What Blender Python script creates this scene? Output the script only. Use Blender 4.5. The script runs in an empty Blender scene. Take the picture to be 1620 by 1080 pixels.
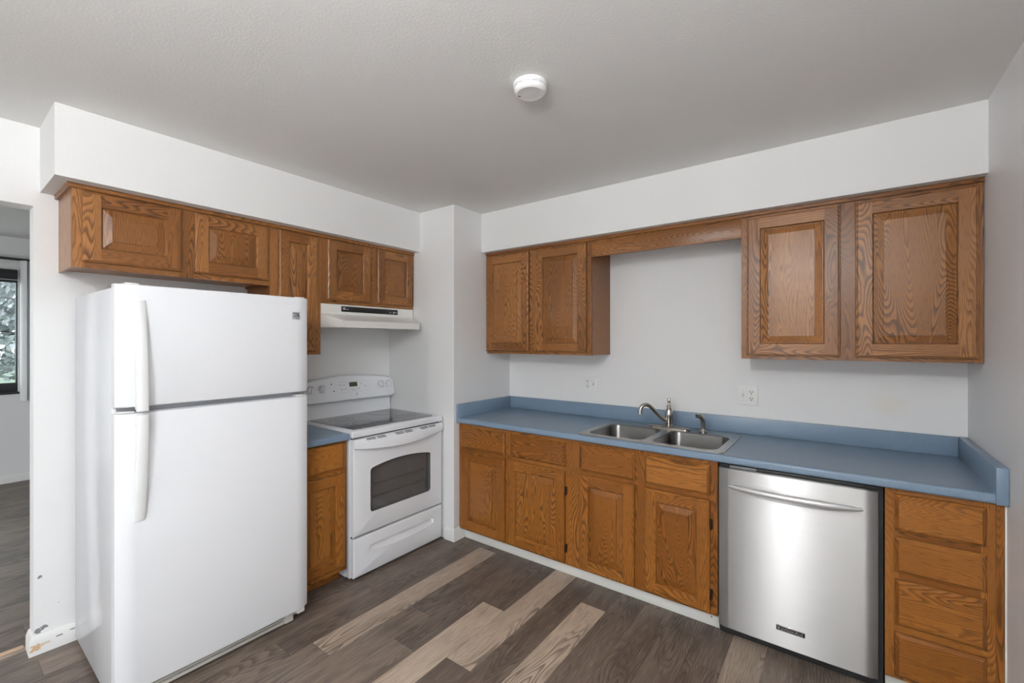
import bpy, bmesh, math, random
from mathutils import Vector, Matrix
random.seed(11)
S = bpy.context.scene
COL = S.collection

# ------------------------------------------------------------------ camera
cam_d = bpy.data.cameras.new('camera')
cam = bpy.data.objects.new('camera', cam_d)
COL.objects.link(cam)
cam_d.sensor_width = 36.0
cam_d.lens = 697.45 / 1620 * 36.0
cam_d.clip_start = 0.02
cam.location = (2.2478, -2.9831, 1.4471)
cam.rotation_euler = (math.radians(90), 0, math.radians(36.716))
S.camera = cam

# ------------------------------------------------------------------ colour management, world, lights
S.view_settings.view_transform = 'Standard'
S.view_settings.look = 'None'
S.view_settings.gamma = 1.0
S.view_settings.exposure = 0.31
S.cycles.use_denoising = True
S.cycles.max_bounces = 10
S.cycles.diffuse_bounces = 6
S.cycles.sample_clamp_indirect = 8.0

W = bpy.data.worlds.new('overcast_sky')
S.world = W
W.use_nodes = True
bg = W.node_tree.nodes['Background']
bg.inputs[0].default_value = (0.86, 0.93, 1.0, 1)
bg.inputs[1].default_value = 3.5


def area_light(name, loc, rot, sx, sy, power, color=(1, 1, 1), portal=False, spread=None):
    d = bpy.data.lights.new(name, 'AREA')
    d.shape = 'RECTANGLE'
    d.size, d.size_y = sx, sy
    d.energy = power
    d.color = color
    if spread:
        d.spread = math.radians(spread)
    d.cycles.is_portal = portal
    o = bpy.data.objects.new(name, d)
    COL.objects.link(o)
    o.location = loc
    o.rotation_euler = [math.radians(v) for v in rot]
    return o


BACK = -7.0          # wall behind the camera
H = 2.44
XL, XR = -0.741, 2.733
# daylight openings (portals guide the sky light)
area_light('patio_door_portal', (XR + 0.05, -4.10, 1.03), (90, 0, 90), 1.5, 2.0, 1, portal=True)
area_light('narrow_window_portal', (1.41, BACK - 0.02, 1.25), (90, 0, 0), 0.38, 1.7, 1, portal=True)
area_light('living_window_portal', (-4.66, -3.15, 1.53), (90, 0, -90), 1.5, 1.2, 1, portal=True)
area_light('narrow_window_daylight', (1.41, BACK - 0.03, 1.25), (90, 0, 0), 0.36, 1.66, 24, (0.95, 0.975, 1.0))
area_light('living_room_fill', (-2.6, BACK - 0.03, 1.45), (90, 0, 0), 1.5, 1.2, 45, (0.92, 0.96, 1.0))  # added fill to brighten the living room, set in an unseen opening
LAMP = (1.78, -3.75, 2.27)
ld = bpy.data.lights.new('pendant_bulb', 'POINT')
ld.energy = 52.0
ld.shadow_soft_size = 0.11
ld.color = (0.975, 0.985, 1.0)
lo_ = bpy.data.objects.new('pendant_bulb', ld)
COL.objects.link(lo_)
lo_.location = LAMP
UPFILL = (2.2, -3.75, 1.90)
up = area_light('added_uplight_fill', UPFILL, (180, 0, 0), 0.42, 0.42, 80, (0.985, 0.99, 1.0))  # added uplight; its bounce off the ceiling brightens the kitchen
sun_d = bpy.data.lights.new('sun', 'SUN')
sun_d.energy = 2.5
sun_d.angle = math.radians(2)
sun = bpy.data.objects.new('sun', sun_d)
COL.objects.link(sun)
sun.rotation_euler = Vector((-0.55, -0.35, -0.9)).to_track_quat('-Z', 'Y').to_euler()


# ------------------------------------------------------------------ material helpers
def srgb(r, g, b):
    f = lambda c: (c / 255 / 12.92) if c / 255 <= 0.04045 else ((c / 255 + 0.055) / 1.055) ** 2.4
    return (f(r), f(g), f(b), 1)


class NT:
    def __init__(s, name):
        s.m = bpy.data.materials.new(name)
        s.m.use_nodes = True
        s.t = s.m.node_tree
        s.b = s.t.nodes['Principled BSDF']
        s.out = s.t.nodes['Material Output']

    def n(s, kind, **k):
        x = s.t.nodes.new(kind)
        for a, v in k.items():
            setattr(x, a, v)
        return x

    def put(s, sock, v):
        if hasattr(v, 'is_output') or hasattr(v, 'links'):
            s.t.links.new(v, sock)
        else:
            sock.default_value = v

    def math(s, op, a, b=None, c=None):
        x = s.n('ShaderNodeMath', operation=op)
        s.put(x.inputs[0], a)
        if b is not None:
            s.put(x.inputs[1], b)
        if c is not None:
            s.put(x.inputs[2], c)
        return x.outputs[0]

    def mix(s, f, a, b, blend='MIX'):
        x = s.n('ShaderNodeMix', data_type='RGBA', blend_type=blend)
        s.put(x.inputs[0], f)
        s.put(x.inputs[6], a)
        s.put(x.inputs[7], b)
        return x.outputs[2]

    def comb(s, x, y, z=0.0):
        c = s.n('ShaderNodeCombineXYZ')
        s.put(c.inputs[0], x)
        s.put(c.inputs[1], y)
        s.put(c.inputs[2], z)
        return c.outputs[0]

    def noise(s, vec, scale, detail=2.0, rough=0.5, dist=0.0):
        x = s.n('ShaderNodeTexNoise')
        s.put(x.inputs['Vector'], vec)
        x.inputs['Scale'].default_value = scale
        x.inputs['Detail'].default_value = detail
        x.inputs['Roughness'].default_value = rough
        x.inputs['Distortion'].default_value = dist
        return x.outputs[0]

    def step(s, v, lo, hi, a=0.0, b=1.0):
        x = s.n('ShaderNodeMapRange', interpolation_type='SMOOTHSTEP')
        s.put(x.inputs[0], v)
        x.inputs[1].default_value = lo
        x.inputs[2].default_value = hi
        s.put(x.inputs[3], a)
        s.put(x.inputs[4], b)
        return x.outputs[0]

    def bump(s, h, strength, dist=0.001):
        x = s.n('ShaderNodeBump')
        x.inputs['Strength'].default_value = strength
        x.inputs['Distance'].default_value = dist
        s.put(x.inputs['Height'], h)
        s.t.links.new(x.outputs[0], s.b.inputs['Normal'])

    def set(s, **k):
        for a, v in k.items():
            s.put(s.b.inputs[a.replace('_', ' ')], v)
        return s


def plain(name, col, rough=0.4, metal=0.0, bumpy=None, **k):
    t = NT(name)
    t.set(Base_Color=col, Roughness=rough, Metallic=metal)
    if bumpy:
        g = t.n('ShaderNodeNewGeometry').outputs['Position']
        t.bump(t.noise(g, bumpy[0], 3.0), bumpy[1], bumpy[2])
    for a, v in k.items():
        t.set(**{a: v})
    return t.m


def spot(t, pos, c, r, wob=0.35, soft=0.02, scale=60, zs=1.0):
    """0..1 mask of an irregular patch around a world point, flattened by zs"""
    m = t.n('ShaderNodeVectorMath', operation='MULTIPLY')
    t.put(m.inputs[0], pos)
    m.inputs[1].default_value = (1, 1, zs)
    d = t.n('ShaderNodeVectorMath', operation='DISTANCE')
    t.put(d.inputs[0], m.outputs[0])
    d.inputs[1].default_value = (c[0], c[1], c[2] * zs)
    n = t.noise(pos, scale, 3.0)
    e = t.math('ADD', d.outputs['Value'], t.math('MULTIPLY', t.math('SUBTRACT', n, 0.5), wob * r * 2))
    return t.step(e, r - soft, r + soft, 1.0, 0.0)


def paint(name, col, spots=(), tex=(160.0, 0.35, 0.0012), rough=0.55):
    t = NT(name)
    pos = t.n('ShaderNodeNewGeometry').outputs['Position']
    t.set(Roughness=rough)
    c = t.mix(0.0, col, col)
    for (p, r, wob, soft, sc, cc, amt, *zs) in spots:
        m = spot(t, pos, p, r, wob, soft, sc, *zs)
        c = t.mix(t.math('MULTIPLY', m, amt), c, cc)
    t.put(t.b.inputs['Base Color'], c)
    t.bump(t.noise(pos, tex[0], 3.0, 0.55), tex[1], tex[2])
    return t.m


WHITE = (0.79, 0.79, 0.785, 1)
M = {}
M['wall'] = paint('white_wall_paint', WHITE)
M['wall_back'] = paint('white_wall_paint_with_stain', WHITE, [((2.45, 0.0, 1.13), 0.05, 1.6, 0.05, 14, (0.80, 0.73, 0.55, 1), 0.40)])
DK = (0.10, 0.10, 0.11, 1)
M['wall_left'] = paint('white_wall_paint_chipped', WHITE, [
    ((XL, -2.652, 0.352), 0.0075, 1.3, 0.0012, 130, DK, 0.9),
    ((XL, -2.658, 0.102), 0.012, 1.1, 0.0012, 90, DK, 0.85),
    ((XL, -2.641, 0.112), 0.011, 1.1, 0.0012, 90, DK, 0.85),
    ((XL, -2.590, 0.205), 0.003, 0.9, 0.001, 160, (0.45, 0.45, 0.45, 1), 0.6)])
M['wall_right'] = paint('white_wall_paint_orange_peel', (0.80, 0.805, 0.815, 1), tex=(190.0, 0.7, 0.0015), rough=0.45)
M['ceiling'] = paint('ceiling_texture_paint', (0.79, 0.788, 0.772, 1), tex=(120.0, 0.32, 0.002), rough=0.7)
M['soffit'] = paint('soffit_paint', (0.77, 0.77, 0.76, 1), tex=(120.0, 0.35, 0.0015))
M['trim'] = paint('white_trim_paint', (0.80, 0.80, 0.78, 1), [
    ((XL + 0.016, -2.668, 0.035), 0.017, 1.2, 0.0015, 80, (0.60, 0.36, 0.19, 1), 0.9),
    ((XL + 0.016, -2.640, 0.042), 0.018, 1.2, 0.0015, 80, (0.60, 0.42, 0.26, 1), 0.6, 3.0),
    ((XL + 0.016, -2.590, 0.055), 0.016, 0.8, 0.001, 80, DK, 0.8, 4.0),
    ((XL + 0.016, -2.545, 0.062), 0.012, 0.8, 0.001, 80, DK, 0.8, 4.0)], tex=(60.0, 0.1, 0.001), rough=0.35)
M['toe'] = paint('white_toe_board_paint', (0.78, 0.78, 0.74, 1), [((1.72, -0.575, 0.045), 0.004, 0.3, 0.001, 40, DK, 1.0),
                 ((1.20, -0.575, 0.06), 0.003, 0.3, 0.001, 40, DK, 0.7)], tex=(60, 0.1, 0.001), rough=0.4)


def oak(name, light, mid, dark, rough=0.30, fig=0.85):
    t = NT(name)
    uv = t.n('ShaderNodeUVMap').outputs[0]
    sp = t.n('ShaderNodeSeparateXYZ')
    t.put(sp.inputs[0], uv)
    u, v = sp.outputs[0], sp.outputs[1]
    # contour lines of a field stretched along the grain: cathedrals and loops
    P = t.comb(u, t.math('MULTIPLY', v, 0.13), 3.7)
    h = t.noise(P, 8.5, 1.5, 0.45, 0.25)
    P2 = t.comb(t.math('MULTIPLY', u, 1.0), t.math('MULTIPLY', v, 0.35), 9.1)
    h2 = t.noise(P2, 30.0, 2.0, 0.5)
    ph = t.math('ADD', t.math('MULTIPLY', h, 50.0), t.math('MULTIPLY', u, 55.0))
    ph = t.math('ADD', ph, t.math('MULTIPLY', h2, 0.6))
    fr = t.math('FRACT', ph)
    line = t.math('MULTIPLY', t.step(fr, 0.25, 0.85), t.step(fr, 0.86, 1.0, 1.0, 0.0))
    # how strong the figure is changes from place to place
    amt = t.step(t.noise(t.comb(u, t.math('MULTIPLY', v, 0.2), 1.3), 5.0, 1.0), 0.36, 0.62, 0.40, 1.0)
    line = t.math('MULTIPLY', line, amt)
    pores = t.noise(t.comb(t.math('MULTIPLY', u, 1.0), t.math('MULTIPLY', v, 0.035), 5.0), 520.0, 2.0, 0.6)
    pores = t.step(pores, 0.52, 0.70)
    tone = t.noise(t.comb(t.math('MULTIPLY', u, 0.6), t.math('MULTIPLY', v, 0.25), 2.0), 2.2, 1.0)
    c = t.mix(t.step(tone, 0.33, 0.67), light, mid)
    c = t.mix(t.math('MULTIPLY', line, fig), c, dark)
    c = t.mix(t.math('MULTIPLY', pores, 0.6), c, dark)
    t.put(t.b.inputs['Base Color'], c)
    t.set(Roughness=rough)
    t.b.inputs['Specular IOR Level'].default_value = 0.36
    t.bump(t.math('ADD', pores, line), 0.12, -0.0006)
    return t.m


M['oak'] = oak('stained_oak', srgb(162, 110, 62), srgb(132, 85, 44), srgb(66, 40, 21))
M['oak_amber'] = oak('amber_stained_oak', srgb(160, 103, 45), srgb(134, 81, 31), srgb(62, 34, 14), 0.28, 0.76)


def vinyl_planks():
    t = NT('vinyl_plank_floor')
    uv = t.n('ShaderNodeUVMap').outputs[0]
    sp = t.n('ShaderNodeSeparateXYZ')
    t.put(sp.inputs[0], uv)
    u, v = sp.outputs[0], sp.outputs[1]
    at = t.n('ShaderNodeAttribute', attribute_name='tone')
    tone = at.outputs['Fac']
    P = t.comb(u, t.math('MULTIPLY', v, 0.16), 3.7)
    h = t.noise(P, 9.0, 1.5, 0.45, 0.3)
    fr = t.math('FRACT', t.math('ADD', t.math('MULTIPLY', h, 20.0), t.math('MULTIPLY', u, 18.0)))
    line = t.math('MULTIPLY', t.step(fr, 0.3, 0.88), t.step(fr, 0.9, 1.0, 1.0, 0.0))
    amt = t.step(t.noise(t.comb(u, t.math('MULTIPLY', v, 0.3), 1.3), 5.0, 1.0), 0.40, 0.62, 0.10, 0.9)
    streak = t.noise(t.comb(u, t.math('MULTIPLY', v, 0.03), 5.0), 240.0, 3.0, 0.65)
    cloud = t.noise(t.comb(u, t.math('MULTIPLY', v, 0.25), 8.0), 9.0, 3.0, 0.6)
    r = t.n('ShaderNodeValToRGB')
    t.put(r.inputs[0], tone)
    e = r.color_ramp.elements
    e[0].position, e[0].color = 0.0, srgb(98, 87, 79)
    e[1].position, e[1].color = 1.0, srgb(190, 172, 154)
    m = e.new(0.5)
    m.color = srgb(130, 116, 104)
    c = t.mix(t.math('MULTIPLY', t.step(cloud, 0.42, 0.70, 0.0, 0.75), t.step(tone, 0.4, 0.9, 1.0, 0.25)), r.outputs[0], srgb(70, 58, 50))
    c = t.mix(t.math('MULTIPLY', t.math('MULTIPLY', line, amt), 0.75), c, srgb(58, 48, 41))
    c = t.mix(t.step(streak, 0.45, 0.75, 0.0, 0.5), c, srgb(60, 50, 44))
    c = t.mix(t.step(streak, 0.30, 0.45, 0.22, 0.0), c, srgb(200, 186, 170))
    t.put(t.b.inputs['Base Color'], c)
    t.set(Roughness=t.step(streak, 0.3, 0.7, 0.38, 0.5))
    t.b.inputs['Specular IOR Level'].default_value = 0.4
    t.bump(streak, 0.12, 0.0006)
    return t.m


M['floor'] = vinyl_planks()
M['seam'] = plain('floor_seam', srgb(40, 34, 30), 0.7)
M['fridge'] = plain('white_fridge_enamel', (0.80, 0.815, 0.84, 1), 0.48, bumpy=(420, 0.10, 0.0008), Specular_IOR_Level=0.35)
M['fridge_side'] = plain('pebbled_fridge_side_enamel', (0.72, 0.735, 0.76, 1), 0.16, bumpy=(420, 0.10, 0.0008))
M['handle_white'] = plain('white_handle_plastic', (0.80, 0.81, 0.80, 1), 0.38)
M['stove'] = plain('white_range_enamel', (0.83, 0.85, 0.88, 1), 0.22)
M['white_plastic'] = plain('white_plastic', (0.80, 0.80, 0.79, 1), 0.4)
M['ivory_plastic'] = plain('ivory_plastic', (0.80, 0.785, 0.73, 1), 0.4)
M['hood'] = plain('almond_hood_enamel', (0.80, 0.79, 0.75, 1), 0.3)
M['black'] = plain('black_plastic', (0.012, 0.012, 0.013, 1), 0.35)
M['dark_gap'] = plain('dark_tub_and_gap_shade', (0.02, 0.02, 0.022, 1), 0.7)  # near-black; paints gap shade on the range, also grille back and tub
M['gasket'] = plain('grey_door_gasket', (0.40, 0.41, 0.42, 1), 0.6)
M['grey_mark'] = plain('grey_print', (0.42, 0.43, 0.46, 1), 0.5)
M['light_mark'] = plain('pale_print', (0.55, 0.56, 0.58, 1), 0.5)
M['oven_dark'] = plain('oven_cavity_grey', (0.17, 0.17, 0.17, 1), 0.6)
M['rack'] = plain('oven_rack_wire', (0.5, 0.48, 0.45, 1), 0.3, 1.0)
M['cooktop'] = plain('black_ceramic_glass', (0.022, 0.023, 0.026, 1), 0.07, Coat_Weight=0.4)
M['burner'] = plain('burner_ring_print', (0.10, 0.10, 0.105, 1), 0.25)
M['badge'] = plain('silver_badge', (0.55, 0.56, 0.58, 1), 0.35, 0.7)
M['chrome'] = plain('polished_chrome', (0.8, 0.8, 0.8, 1), 0.12, 1.0)
M['hinge'] = plain('dark_bronze_hinge', srgb(62, 40, 24), 0.45, 0.5)
M['grille'] = plain('beige_grille_plastic', (0.66, 0.64, 0.58, 1), 0.45)
M['threshold'] = plain('wood_threshold', srgb(205, 176, 148), 0.4)
M['metal_dark'] = plain('dark_bronze_window_metal', (0.035, 0.035, 0.036, 1), 0.45, 0.3)
M['blind'] = plain('vertical_blind_vinyl', (0.62, 0.62, 0.62, 1), 0.55)


def display():
    t = NT('clock_display')
    t.set(Base_Color=(0.01, 0.015, 0.008, 1), Roughness=0.15)
    return t.m


M['display'] = display()
t = NT('clock_digits')
t.set(Base_Color=(0.05, 0.08, 0.03, 1), Emission_Color=(0.5, 0.65, 0.25, 1), Emission_Strength=0.10)
M['digits'] = t.m


def laminate():
    t = NT('blue_laminate')
    pos = t.n('ShaderNodeNewGeometry').outputs['Position']
    n = t.noise(pos, 350.0, 2.0)
    c = t.mix(t.step(n, 0.35, 0.65), srgb(114, 134, 154), srgb(122, 142, 162))
    t.put(t.b.inputs['Base Color'], c)
    t.set(Roughness=0.3)
    t.bump(t.noise(pos, 500.0, 2.0), 0.05, 0.0005)
    return t.m


M['laminate'] = laminate()


def brushed(name, col, rough, aniso, tangent, streak_axis):
    t = NT(name)
    pos = t.n('ShaderNodeNewGeometry').outputs['Position']
    mp = t.n('ShaderNodeMapping')
    t.put(mp.inputs[0], pos)
    mp.inputs['Scale'].default_value = streak_axis
    n = t.noise(mp.outputs[0], 1.0, 3.0, 0.6)
    c = t.mix(t.step(n, 0.35, 0.65), tuple(x * 0.94 for x in col[:3]) + (1,), col)
    t.put(t.b.inputs['Base Color'], c)
    t.set(Metallic=1.0, Roughness=rough)
    t.b.inputs['Anisotropic'].default_value = aniso
    if tangent:
        cx = t.n('ShaderNodeCombineXYZ')
        for i in range(3):
            cx.inputs[i].default_value = tangent[i]
        t.put(t.b.inputs['Tangent'], cx.outputs[0])
    return t.m


M['steel_door'] = brushed('brushed_stainless_door', (0.42, 0.412, 0.405, 1), 0.40, 1.0, (0, 0, 1), (3, 3, 900))
M['steel_bar'] = plain('satin_steel_handle', (0.86, 0.86, 0.86, 1), 0.45, 0.75)
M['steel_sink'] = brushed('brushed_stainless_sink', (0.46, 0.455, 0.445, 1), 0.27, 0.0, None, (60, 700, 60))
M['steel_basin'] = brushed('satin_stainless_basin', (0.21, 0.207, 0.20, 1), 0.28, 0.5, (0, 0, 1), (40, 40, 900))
M['nickel'] = plain('brushed_nickel', (0.50, 0.465, 0.42, 1), 0.25, 1.0)


def thin_glass(name, tint, mixf, rough=0.02):
    t = NT(name)
    tr = t.n('ShaderNodeBsdfTransparent')
    tr.inputs[0].default_value = tint
    gl = t.n('ShaderNodeBsdfGlossy')
    gl.inputs['Roughness'].default_value = rough
    mx = t.n('ShaderNodeMixShader')
    mx.inputs[0].default_value = mixf
    t.t.links.new(tr.outputs[0], mx.inputs[1])
    t.t.links.new(gl.outputs[0], mx.inputs[2])
    t.t.links.new(mx.outputs[0], t.out.inputs[0])
    return t.m


M['pane'] = thin_glass('window_glass', (0.96, 0.98, 0.97, 1), 0.05)
M['oven_glass'] = thin_glass('oven_window_glass', (0.80, 0.80, 0.80, 1), 0.05, 0.05)


def two_tone(name, a, b, scale, rough=0.8):
    t = NT(name)
    pos = t.n('ShaderNodeNewGeometry').outputs['Position']
    t.put(t.b.inputs['Base Color'], t.mix(t.step(t.noise(pos, scale, 3.0), 0.35, 0.65), a, b))
    t.set(Roughness=rough)
    return t.m


M['grass'] = two_tone('lawn_grass', (0.07, 0.105, 0.065, 1), (0.085, 0.12, 0.08, 1), 6.0)
M['paving'] = two_tone('bounce_ground_grey', (0.42, 0.41, 0.40, 1), (0.5, 0.49, 0.48, 1), 4.0)
M['leaf'] = two_tone('tree_leaves', (0.20, 0.215, 0.22, 1), (0.50, 0.53, 0.55, 1), 5.0, 0.45)
M['bark'] = two_tone('tree_bark', (0.03, 0.028, 0.027, 1), (0.06, 0.055, 0.05, 1), 14.0)


# ------------------------------------------------------------------ mesh helpers
class MB:
    """collects geometry (world coordinates) and links it as one mesh object"""
    def __init__(s):
        s.bm = bmesh.new()
        s.uv = s.bm.loops.layers.uv.new('UVMap')

    def uvbox(s, faces, g, off=None):
        if off is None:
            off = (random.uniform(0, 60), random.uniform(0, 60))
        for f in faces:
            f.normal_update()
            n = [abs(c) for c in f.normal]
            d = n.index(max(n))
            if d == g:
                ua, va = [i for i in range(3) if i != g]
            else:
                va = g
                ua = [i for i in range(3) if i not in (g, d)][0]
            for l in f.loops:
                l[s.uv].uv = (l.vert.co[ua] + off[0], l.vert.co[va] + off[1])

    def box(s, lo, hi, bevel=0.0, seg=2, g=2, mat=0, off=None):
        lo2 = [min(a, b) for a, b in zip(lo, hi)]
        hi2 = [max(a, b) for a, b in zip(lo, hi)]
        before = set(s.bm.faces) if bevel else None
        vs = [s.bm.verts.new((x, y, z)) for x in (lo2[0], hi2[0]) for y in (lo2[1], hi2[1]) for z in (lo2[2], hi2[2])]
        q = [(0, 1, 3, 2), (4, 6, 7, 5), (0, 4, 5, 1), (2, 3, 7, 6), (0, 2, 6, 4), (1, 5, 7, 3)]
        fs = [s.bm.faces.new([vs[i] for i in f]) for f in q]
        if bevel:
            es = list({e for f in fs for e in f.edges})
            bmesh.ops.bevel(s.bm, geom=es, offset=bevel, segments=seg, profile=0.5, affect='EDGES')
            fs = [f for f in s.bm.faces if f not in before]
        for f in fs:
            f.material_index = mat
        s.uvbox(fs, g, off)
        return fs

    def poly(s, pts, g=2, mat=0, off=None):
        f = s.bm.faces.new([s.bm.verts.new(p) for p in pts])
        f.material_index = mat
        s.uvbox([f], g, off)
        return f

    def loops(s, rings, close=True, cap0=False, cap1=False, g=2, mat=0, off=None):
        """skin a list of equal-length vertex rings"""
        R = [[s.bm.verts.new(p) for p in r] for r in rings]
        n = len(R[0])
        fs = []
        for a, b in zip(R, R[1:]):
            for i in range(n if close else n - 1):
                j = (i + 1) % n
                try:
                    fs.append(s.bm.faces.new((a[i], a[j], b[j], b[i])))
                except ValueError:
                    pass
        if cap0:
            fs.append(s.bm.faces.new(R[0]))
        if cap1:
            fs.append(s.bm.faces.new(R[-1]))
        for f in fs:
            f.material_index = mat
        s.uvbox(fs, g, off)
        return fs

    def tube(s, pts, radii, n=14, mat=0, flat=1.0):
        pts = [Vector(p) for p in pts]
        if not hasattr(radii, '__len__'):
            radii = [radii] * len(pts)
        rings = []
        nrm = None
        for i, p in enumerate(pts):
            t = (pts[min(i + 1, len(pts) - 1)] - pts[max(i - 1, 0)]).normalized()
            if nrm is None:
                nrm = t.orthogonal().normalized() if abs(t.z) > 0.95 else t.cross(Vector((0, 0, 1))).normalized()
            nrm = (nrm - t * nrm.dot(t)).normalized()
            b = t.cross(nrm)
            rings.append([p + (nrm * math.cos(k * 2 * math.pi / n) + b * math.sin(k * 2 * math.pi / n) * flat) * radii[i] for k in range(n)])
        return s.loops(rings, cap0=True, cap1=True, mat=mat)

    def lathe(s, c, prof, axis='z', n=32, mat=0, cap=True):
        """prof: (radius, height) pairs along the axis from c"""
        rings = []
        for r, h in prof:
            ring = []
            for k in range(n):
                a = k * 2 * math.pi / n
                p, q = r * math.cos(a), r * math.sin(a)
                ring.append({'z': (c[0] + p, c[1] + q, c[2] + h), 'x': (c[0] + h, c[1] + p, c[2] + q),
                             'y': (c[0] + p, c[1] + h, c[2] + q)}[axis])
            rings.append(ring)
        return s.loops(rings, cap0=cap, cap1=cap, mat=mat)

    def build(s, name, mats, parent=None, smooth=True):
        bm = s.bm
        bmesh.ops.remove_doubles(bm, verts=bm.verts, dist=1e-6)
        bmesh.ops.recalc_face_normals(bm, faces=bm.faces)
        o0 = Vector(parent['_o']) if parent is not None and '_o' in parent else None
        if o0 is not None:
            bmesh.ops.translate(bm, verts=bm.verts, vec=-o0)
        me = bpy.data.meshes.new(name)
        bm.to_mesh(me)
        bm.free()
        if not isinstance(mats, (list, tuple)):
            mats = [mats]
        for m in mats:
            me.materials.append(M[m])
        ob = bpy.data.objects.new(name, me)
        COL.objects.link(ob)
        if smooth:
            for p in me.polygons:
                p.use_smooth = True
            me.set_sharp_from_angle(angle=math.radians(38))
        if parent is not None:
            ob.parent = parent
            ob['_o'] = list(parent['_o'])
        else:
            ob['_o'] = [0, 0, 0]
        return ob


def thing(name, label, cat, loc, group=None):
    o = bpy.data.objects.new(name, None)
    o.empty_display_size = 0.1
    COL.objects.link(o)
    o.location = loc
    o['_o'] = list(loc)
    o['label'] = label
    o['category'] = cat
    if group:
        o['group'] = group
    return o


def tag(o, label, cat, group=None):
    o['label'] = label
    o['category'] = cat
    if group:
        o['group'] = group
    return o


def struct(o):
    o['kind'] = 'structure'
    return o


def stext(body, size, extrude, origin, right, up, mat, name, parent):
    """lettering as a mesh lying in the plane (right, up) with its lower left at origin"""
    cu = bpy.data.curves.new('lettering', 'FONT')
    cu.body = body
    cu.size = size
    cu.extrude = extrude
    to = bpy.data.objects.new('lettering', cu)
    COL.objects.link(to)
    bpy.context.view_layer.update()
    me = bpy.data.meshes.new_from_object(to.evaluated_get(bpy.context.evaluated_depsgraph_get()))
    bpy.data.objects.remove(to)
    r, u = Vector(right), Vector(up)
    nn = r.cross(u)
    mt = Matrix((r, u, nn)).transposed().to_4x4()
    mt.translation = Vector(origin) - Vector(parent['_o'])
    me.transform(mt)
    me.materials.clear()
    me.materials.append(M[mat])
    o = bpy.data.objects.new(name, me)
    COL.objects.link(o)
    o.parent = parent
    o['_o'] = list(parent['_o'])
    return o


def rrect(x0, x1, y0, y1, r, k=6):
    """rounded rectangle as a list of 2D points, counter-clockwise, 4*(k+1) points"""
    out = []
    for cx, cy, a0 in ((x1 - r, y1 - r, 0), (x0 + r, y1 - r, 90), (x0 + r, y0 + r, 180), (x1 - r, y0 + r, 270)):
        for i in range(k + 1):
            a = math.radians(a0 + 90 * i / k)
            out.append((cx + r * math.cos(a), cy + r * math.sin(a)))
    return out


def star_ring(outer, inner_poly, c, n=72):
    """matched outer rectangle / inner outline points by angle about c; outer=(x0,x1,y0,y1)"""
    x0, x1, y0, y1 = outer
    angs = [2 * math.pi * i / n for i in range(n)]
    angs += [math.atan2(y - c[1], x - c[0]) % (2 * math.pi) for x in (x0, x1) for y in (y0, y1)]
    angs += [math.atan2(y - c[1], x - c[0]) % (2 * math.pi) for x, y in inner_poly]
    angs = sorted(set(round(a, 5) for a in angs))
    O, I = [], []
    rect = [(x0, y0), (x1, y0), (x1, y1), (x0, y1)]

    def hit(poly, a):
        d = (math.cos(a), math.sin(a))
        best = None
        m = len(poly)
        for i in range(m):
            p, q = poly[i], poly[(i + 1) % m]
            ex, ey = q[0] - p[0], q[1] - p[1]
            den = d[0] * ey - d[1] * ex
            if abs(den) < 1e-12:
                continue
            wx, wy = p[0] - c[0], p[1] - c[1]
            tt = (wx * ey - wy * ex) / den
            ss = (wx * d[1] - wy * d[0]) / den
            if tt > 0 and -1e-6 <= ss <= 1 + 1e-6 and (best is None or tt > best):
                best = tt
        return (c[0] + d[0] * best, c[1] + d[1] * best)
    for a in angs:
        O.append(hit(rect, a))
        I.append(hit(inner_poly, a))
    return O, I


# ------------------------------------------------------------------ setting
def wall(name, boxes, mat):
    b = MB()
    for lo, hi in boxes:
        b.box(lo, hi)
    return struct(b.build(name, mat, smooth=False))


JY = -2.672          # edge of the doorway in the stove wall
DO = -3.62           # other edge of the doorway
HD = 2.073
T = 0.118
YC = -0.673          # front of the boxed-in corner
wall('wall_back', [((0.0, 0, 0), (XR + 0.12, 0.12, H))], 'wall_back')
wall('wall_corner', [((XL, YC, 0), (0.0, 0.12, H))], 'wall')
wall('wall_left', [((XL - T, JY, 0), (XL, 0.12, H)), ((XL - T, DO, HD), (XL, JY, H)), ((XL - T, BACK - 0.12, 0), (XL, DO, H))], 'wall_left')
wall('wall_right', [((XR, -3.35, 0), (XR + 0.12, 0.0, H)), ((XR, -4.85, 2.05), (XR + 0.12, -3.35, H)), ((XR, BACK - 0.12, 0), (XR + 0.12, -4.85, H))], 'wall_right')
# wall behind the camera, with a patio door opening and a narrow window
wall('wall_rear', [((XL, BACK - 0.12, 0), (1.22, BACK, H)), ((1.22, BACK - 0.12, 0), (1.60, BACK, 0.40)),
                   ((1.22, BACK - 0.12, 2.10), (1.60, BACK, H)), ((1.60, BACK - 0.12, 0), (XR, BACK, H))], 'wall')
wall('ceiling', [((XL - T, BACK - 0.12, H), (XR + 0.12, 0.12, H + 0.1))], 'ceiling')
SF = 2.1395
wall('wall_soffit_left', [((XL, -2.652, SF), (-0.362, YC, H))], 'soffit')
wall('wall_soffit_back', [((0.0, -0.366, SF), (XR, 0.0, H))], 'soffit')


def frame_opening(name, x0, x1, z0, z1, y0, y1, mat, w=0.045, mid=True):
    b = MB()
    for lo, hi in (((x0, y0, z0), (x0 + w, y1, z1)), ((x1 - w, y0, z0), (x1, y1, z1)),
                   ((x0 + w, y0, z0), (x1 - w, y1, z0 + w)), ((x0 + w, y0, z1 - w), (x1 - w, y1, z1))):
        b.box(lo, hi, 0.003)
    if mid:
        xm = (x0 + x1) / 2
        b.box((xm - w / 2, y0, z0 + w), (xm + w / 2, y1, z1 - w), 0.003)
    return struct(b.build(name, mat))


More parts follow.
